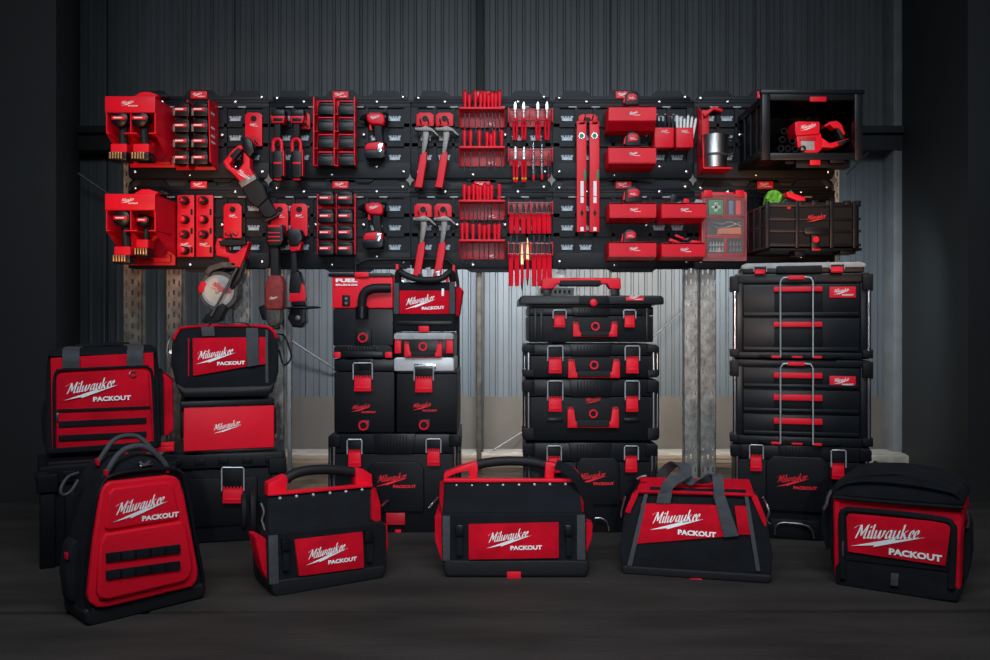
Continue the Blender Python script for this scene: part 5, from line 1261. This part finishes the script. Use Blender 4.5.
m = M(o); m.pt([(139, 462, -.004), (144, 465, -.008), (150, 461, -.004)], 0, .005, 8); m.pt([(140, 466, -.004), (147, 464.5, -.008), (152, 464, -.004)], 0, .004, 8); m.part('zip_pull', CHR)
m = M(o); m.pt([(78, 473, .12), (68, 477, .10), (61, 488, .09), (63, 495, .09), (71, 491, .10), (78, 480, .11)], 0, .0045, 8); m.part('strap_loop', GREY)
m = M(o); m.pt([(90, 610, -.006), (86, 590, .0), (89, 545, -.004), (96, 500, -.006), (101, 487, -.006), (110, 476, -.006), (140, 470, -.006), (176, 470, -.006), (186, 487, -.006), (196, 540, -.006), (203, 580, -.004), (200, 592, -.004)], 0, .006, 8); m.part('zip_line', BLK2)
M(o).pp([(70, 604), (66, 575), (69, 548), (75, 538), (84, 545), (90, 604)], .07, .07, .02, 3).part('side_pocket', BLKF)
m = M(o); m.pb(66.5, 553, 68.5, 560, .065, .02, .002); m.part('side_tab', REDF)
M(o).pp([(86, 624), (84, 612), (90, 608), (204, 583), (207, 588), (204, 598), (92, 628)], -.010, .18, .014, 3).part('rubber_base', RUB)
logo(o, (112.8, 525), (178.5, 516.5), -.0305, 'fullw')

# ------------------------------------------------------------------ open totes in the foreground
def tote(label, a, b, T):
    """T: dict of px traces"""
    o = thing_2('open_tool_tote', label, 'tool bag', a, b, 'open tool totes in the foreground'); del o['w']
    dp = T.get('dp', .26); M(o).pp(T['base'], -.004, dp + .01, .014, 3).part('rubber_base', RUB)
    M(o).pp(T['lower'], 0, dp, .012, 3).part('pocket_section', BLKF)
    # tapering upper walls
    m = M(o); up = T['upper']; yt, yb = T['yt'], .016
    fr = [m.P(*up[0], yb), m.P(*up[1], yb), m.P(*up[2], yt), m.P(*up[3], yt)]
    bk = [fr[0] + Vector((0, dp - .03, 0)), fr[1] + Vector((0, dp - .03, 0)), fr[2] + Vector((0, .09, 0)), fr[3] + Vector((0, .09, 0))]
    m.ext(fr, bk, .008, 3); m.part('upper_wall', BLKF)
    for s_ in T['sides']: M(o).pp(s_, .03, T.get('sd', .18), .012, 3).part('side_pocket', REDF)
    for s_ in T['seams']: M(o).pp([(p[0], p[1], (p[2] if len(p) > 2 else .0)) for p in s_], 0, .03, .003).part('red_gusset', REDF)
    M(o).pp(T['panel'], -.008, .012, .004).part('front_panel', REDF)
    for s_ in T['strips']: M(o).pp(s_, -.004, .010, .002).part('reflective_strip', GREY)
    yh = yt + .02
    hm = M(o); hm.pp(T['rim'], yt - .008, .026, .004); h = hm.part('handle_rail', RED)
    for s_ in T['arms']: M(o).pp(s_, yh - .005, .045, .003, 2).part('handle_arm', RED, h)
    m = M(o); m.pt(T['grip'], yh + .02, .017, 12); m.part('handle_grip', RUB, h)
    rv = None
    for x_, y_ in T['rivets']:
        m = M(o); c = m.P(x_, y_ + .8, yt - .004); m.lathe(c, (0, -1, 0), [(-.004, .0055), (.002, .005), (.004, .002)], 10); m.part('rivet', WIRE)
    for s_ in T['buckles']:
        x_, y_ = s_; M(o).pb(x_ - 4, y_ - 9, x_ + 4, y_ + 2, -.020, .020, .004).part('buckle', BLK2); M(o).pb(x_ - 3, y_ + 2, x_ + 3, y_ + 22, -.012, .012, .002).part('buckle_webbing', BLKF)
    logo(o, *T['logo'], -.0085, 'fullw')
    return o
o = tote('wide open tool tote in the middle foreground, long arched handle', floorpt(443, 577.5), floorpt(589, 577.5), dict(
    base=[(446, 578), (443, 570), (443, 560), (589, 560), (590, 570), (586, 578)],
    lower=[(442, 563), (441.5, 516), (444, 514), (583, 513), (586, 516), (587, 563)],
    upper=[(442, 516), (583, 516), (581.5, 482), (444, 482)], yt=.085,
    sides=[[(441, 560), (435, 540), (434.5, 516), (437, 513), (443, 516), (443, 560)], [(587, 553), (592, 538), (593, 524), (587, 522), (584, 526), (584, 553)]],
    seams=[[(442, 514, .03), (439, 500, .08), (440, 482, .12), (444.5, 482, .09), (444.5, 514, .02)], [(582, 513, .02), (579.5, 481, .08), (584, 483, .12), (584, 513, .04)]],
    panel=[(468.5, 560), (468.5, 524.5), (559, 522.5), (559, 558.3)],
    strips=[[(442.5, 561), (442.5, 516), (450, 516), (450, 561)], [(577, 560), (577, 515), (585, 515), (585.5, 560)]],
    rim=[(443.5, 482.5), (443.5, 478.8), (581.5, 479), (581.5, 482.5)],
    arms=[[(443.5, 483), (444, 473), (462, 466), (477, 461.5), (478, 468), (476.5, 481), (470, 481), (468.5, 470.5), (456, 473.5), (447, 477.5), (446, 483)], [(545, 480), (545.5, 462), (553, 463), (566, 466.5), (577, 470.5), (580, 474), (578, 478), (565, 471.5), (555, 469), (553.5, 481)]],
    grip=[(476, 465.5), (485, 463), (500, 461.3), (515, 461), (532, 462), (547, 465.5)],
    rivets=[(456.5, 485), (472, 485), (487.5, 484.7), (503, 484.5), (519, 484.3), (534.5, 484), (550, 483.8), (565.5, 483.5)],
    buckles=[(459.5, 534), (569, 534)], logo=((486.5, 550.5), (542, 549.5))))
M(o).pb(507, 572, 521, 579, -.010, .012, .003).part('release_tab', RED)
m = M(o); q = [m.P(x, y, yy) for x, y, yy in ((556, 464, .08), (568, 470, .06), (578, 480, .05), (585, 494, .06), (589, 510, .08), (590, 525, .10))]; m.strap(q, .035, .005, (0.7, 0, .7)); m.part('shoulder_strap', BLKF)
m = M(o); m.pt([(438, 497, .05), (433, 503, .05), (429, 508, .04), (431, 505, .05)], 0, .004, 8); m.part('snap_hook', CHR)
o = tote('narrower open tool tote, angled, right of the backpack', floorpt(272, 597), floorpt(385, 577.5), dict(
    base=[(276, 599), (272, 592), (270, 581), (386, 565), (387, 572), (383, 579)],
    lower=[(270, 587), (268.5, 536), (271, 533), (383, 521.5), (386.5, 525), (387, 568)],
    upper=[(268.5, 535), (381, 524), (373.5, 488), (267.8, 497)], yt=.075, sd=.07, dp=.19,
    sides=[[(270, 585), (262, 570), (254, 536), (257, 534), (268, 540), (270, 560)], [(386, 560), (388.5, 545), (388, 526), (385, 523), (384, 540)]],
    seams=[[(381, 524, .01), (372.5, 520, .01), (372.5, 490, .06), (376, 488, .10), (381, 505, .06)], [(269, 533, .03), (266.5, 510, .07), (267.5, 497, .09), (269.5, 498, .075), (270.5, 533, .02)]],
    panel=[(299, 576.7), (295, 540), (363, 532), (364.5, 568)],
    strips=[[(269.5, 585), (268.8, 536), (278, 535), (279, 583.5)]],
    rim=[(267.8, 496.5), (267.8, 493), (373, 484), (373, 487)],
    arms=[[(267.5, 496), (268.5, 483.5), (286, 475), (288, 480), (286, 492), (282, 494.5), (276, 495)], [(356, 487), (356.3, 468), (363, 469), (372, 474.5), (372.5, 487)]],
    grip=[(286, 479.5), (292, 475), (304, 471), (320, 469.5), (338, 470), (357, 472.5)],
    rivets=[(280, 497.5), (296.5, 495.7), (313.3, 494), (330, 492.3), (346, 490.7), (362, 489)],
    buckles=[(286.5, 549), (370, 540)], logo=((306, 567.5), (356.5, 560.5))))
m = M(o); n = 20; c = m.P(252.5, 513, .12)
m.tube([c + Vector((0.010 * math.cos(2 * math.pi * k / n) - .0, .045 * math.cos(2 * math.pi * k / n), .068 * math.sin(2 * math.pi * k / n))) for k in range(n)], .010, 8, False, True); m.tube([c + Vector((-.02 + 0.010 * math.cos(2 * math.pi * k / n), .03 + .04 * math.cos(2 * math.pi * k / n), .055 * math.sin(2 * math.pi * k / n))) for k in range(n)], .009, 8, False, True); m.part('tape_ring', RUB)
m = M(o); m.pt([(261, 503, .08), (264, 512, .07), (262, 520, .07), (265, 530, .06)], 0, .004, 8); m.part('chain', ROD)
m = M(o); m.pt([(382, 506, .05), (386, 502, .04), (388, 500.5, .03)], 0, .004, 8); m.part('snap_hook', CHR)

# ------------------------------------------------------------------ duffel
a, b = floorpt(623, 573.5), floorpt(771, 583.5)
o = thing_2('duffel_bag', 'wide red and black duffel bag with grey webbing in the right foreground', 'tool bag', a, b); del o['w']
m = M(o)
fr = [m.P(622, 570, 0), m.P(771, 581, 0), m.P(773, 556, 0), m.P(767, 520, .03), m.P(757, 495, .06), m.P(747, 493, .07), m.P(642, 489, .07), m.P(634, 492, .06), m.P(624, 515, .03), m.P(619.5, 550, 0)]
D_ = [.27, .27, .27, .22, .15, .13, .13, .15, .22, .27]
m.ext(fr, [v + Vector((0, D_[i], 0)) for i, v in enumerate(fr)], .012, 3); m.part('body', BLKF)
M(o).pp([(623, 574), (621.5, 566), (771.5, 575.5), (772, 580), (769, 584)], -.006, .28, .010, 3).part('rubber_base', RUB)
m = M(o); t0 = [m.P(636, 491, .055), m.P(755, 495, .055), m.P(749.5, 478.5, .17), m.P(641, 476.5, .17)]
m.ext(t0, [v + Vector((0, .02, -.035)) for v in t0], .008, 3); m.part('top_flap', REDF)
m = M(o); m.pt([(636, 493, .052), (642, 491.5, .05), (700, 493, .05), (748, 495, .05), (755, 497, .052)], 0, .006, 8); m.part('red_piping', REDF)
m = M(o); m.strap([m.P(650, 489, .07), m.P(700, 491, .07), m.P(746, 492, .07)], .022, .006, (0, 0.9, .4)); m.part('zip_band', BLKF)
lean = .05 / (fr[6].z)
m = M(o, lean); m.pp([(636.5, 544), (641, 503.5), (718.5, 505.5), (724, 537)], -.010, .012, .003); m.part('front_panel', REDF)
m = M(o, lean); m.pp([(738.5, 535), (734.5, 506), (748.5, 506.5), (752.8, 534.8)], -.010, .012, .003); m.part('front_panel', REDF)
m = M(o, lean); m.pp([(724, 537.5), (713.5, 496), (725, 495.5), (739, 536)], -.016, .016, .002); m.part('webbing_strap', GREY)
m = M(o, lean); m.pp([(656, 503.5), (658, 493), (672, 493.5), (670.5, 503.8)], -.014, .014, .002); m.part('webbing_strap', GREY)
m = M(o, lean); m.pp([(627, 566), (644, 494.5), (648, 494.5), (632, 566)], -.012, .012, .002); m.part('reflective_strip', GREY)
m = M(o, lean); m.pp([(756, 571), (744.5, 497), (748.5, 497), (760.5, 571.5)], -.012, .012, .002); m.part('reflective_strip', GREY)
m = M(o); m.strap([m.P(x, y, yy) for x, y, yy in ((664, 496, .04), (669, 484, .04), (679, 478.5, .06), (686, 474, .09), (684, 466, .13), (676, 463, .16), (666, 470, .18), (661, 478, .19))], .040, .005, (1, .1, 0)); m.part('carry_handle', GREY)
m = M(o); m.strap([m.P(x, y, yy) for x, y, yy in ((719, 498, .035), (718.5, 486, .04), (716, 475.5, .07), (705, 480, .08), (694, 482.5, .09), (685, 478, .10))], .036, .005, (1, .1, .1)); m.part('carry_handle', GREY)
m = M(o); m.pt([(637, 479, .10), (641, 477, .10), (646.5, 475.5, .10)], 0, .0055, 8); m.part('metal_clip', CHR)
m = M(o); m.pt([(622, 500, .06), (625, 497, .05), (622, 508, .05), (621, 517, .05)], 0, .004, 8); m.part('metal_clip', CHR)
m = M(o); m.pt([(763, 497, .06), (766, 503, .06), (769, 512, .05), (767, 520, .05), (770, 524, .05)], 0, .0045, 8); m.part('metal_clip', CHR)
m = M(o, lean); m.pp([(624.5, 512), (632, 494), (639, 492), (637, 498), (630, 514)], -.004, .03, .004); m.part('end_panel', REDF)
m = M(o, lean); m.pp([(751, 497), (757, 496), (766, 518), (768, 530), (763, 524)], -.004, .03, .004); m.part('end_panel', REDF)
M(o).pb(689, 579, 702, 583.5, -.012, .010, .002).part('release_tab', RED)
logo(o, (649.5, 532.5), (716, 537.5), -.0108, 'fullw', lean)

# ------------------------------------------------------------------ cooler
a, b = floorpt(833.5, 583.5), floorpt(957, 603)
o = thing_2('cooler_bag', 'red and black soft cooler bag with domed black lid at the far right', 'cooler bag', a, b); del o['w']
M(o).pp([(836, 585), (833, 570), (832, 496), (964, 506.5), (961, 590), (957, 603)], 0, .24, .020, 4).part('body', REDF)
m = M(o); m.pp([(833, 497), (832.5, 489), (836, 482), (845, 475.5), (862, 472.5), (895, 473.5), (925, 477.5, .02), (948, 484.5, .02), (959, 491), (964.5, 499), (964, 507), (940, 505.5)], -.010, .26, .022, 5); m.part('lid', BLKF)
m = M(o); m.pt([(836.5, 489, -.012), (848, 483, -.014), (875, 481, -.014), (915, 485, -.014), (950, 492, -.014), (960, 498, -.012)], 0, .004, 8); m.pt([(833, 497, -.010), (880, 501.5, -.012), (964, 508, -.010)], 0, .006, 8); m.part('lid_piping', BLKF)
M(o).pp([(836, 585.5), (834.5, 566), (846, 553), (950, 570), (953, 583), (962, 590), (957.5, 603.5), (930, 600)], -.010, .25, .012, 3).part('lower_body', BLKF)
m = M(o); m.pt([(843, 578, -.012), (842, 545, -.012), (842, 516, -.012), (845.5, 511, -.012), (853, 509.8, -.012), (900, 514, -.012), (944, 520, -.012), (951, 525, -.012), (953.5, 533, -.012), (951.5, 588, -.012)], 0, .011, 8); m.part('pocket_piping', BLKF)
M(o).pp([(845, 560), (845.5, 514), (951, 526), (948.5, 572)], -.014, .016, .004).part('pocket_front', BLKF)
M(o).pp([(847.6, 552), (846.2, 517), (849, 513.8), (935, 521.5), (951, 525.5), (945.5, 566.5)], -.020, .010, .004, 3).part('front_panel', REDF)
m = M(o); m.pp([(953.8, 588), (955, 522), (961, 523), (959.5, 589)], -.008, .012, .002); m.pp([(835, 568), (834.5, 500), (839.5, 501), (839.5, 569)], -.006, .012, .002); m.part('front_edge_stripe', REDF)
M(o).pp([(890, 585.5), (891, 573.5), (898.5, 574.5), (898, 586.5)], -.020, .012, .002).part('webbing_tag', GREY)
M(o).pp([(962, 583), (962, 530), (966, 520), (970, 530), (970.5, 560), (967, 580)], .05, .15, .012, 3).part('side_pocket', BLKF)
M(o).pp([(834, 570), (830.5, 560), (829, 525), (831, 515), (835, 520)], .05, .12, .012, 3).part('side_pocket', BLKF)
m = M(o); m.pt([(832, 490, .05), (828, 497, .04), (826.5, 504, .03), (823.5, 510, .03)], 0, .006, 8); m.part('snap_hook', CHR)
m = M(o); m.pt([(966, 510, .04), (968.5, 520, .04), (967, 528, .04)], 0, .0045, 8); m.part('snap_hook', CHR)
m = M(o); m.pt([(843, 541, -.022), (842.8, 549, -.024), (843, 556, -.022)], 0, .004, 8); m.part('zip_pull', CHR)
m = M(o); m.strap([m.P(x, y, yy) for x, y, yy in ((826, 508, .04), (824.5, 520, .04), (826, 535, .05), (829, 548, .06))], .03, .005, (.3, 1, 0)); m.part('shoulder_strap', BLKF)
logo(o, (851, 549), (942, 562), -.0205, 'fullw')
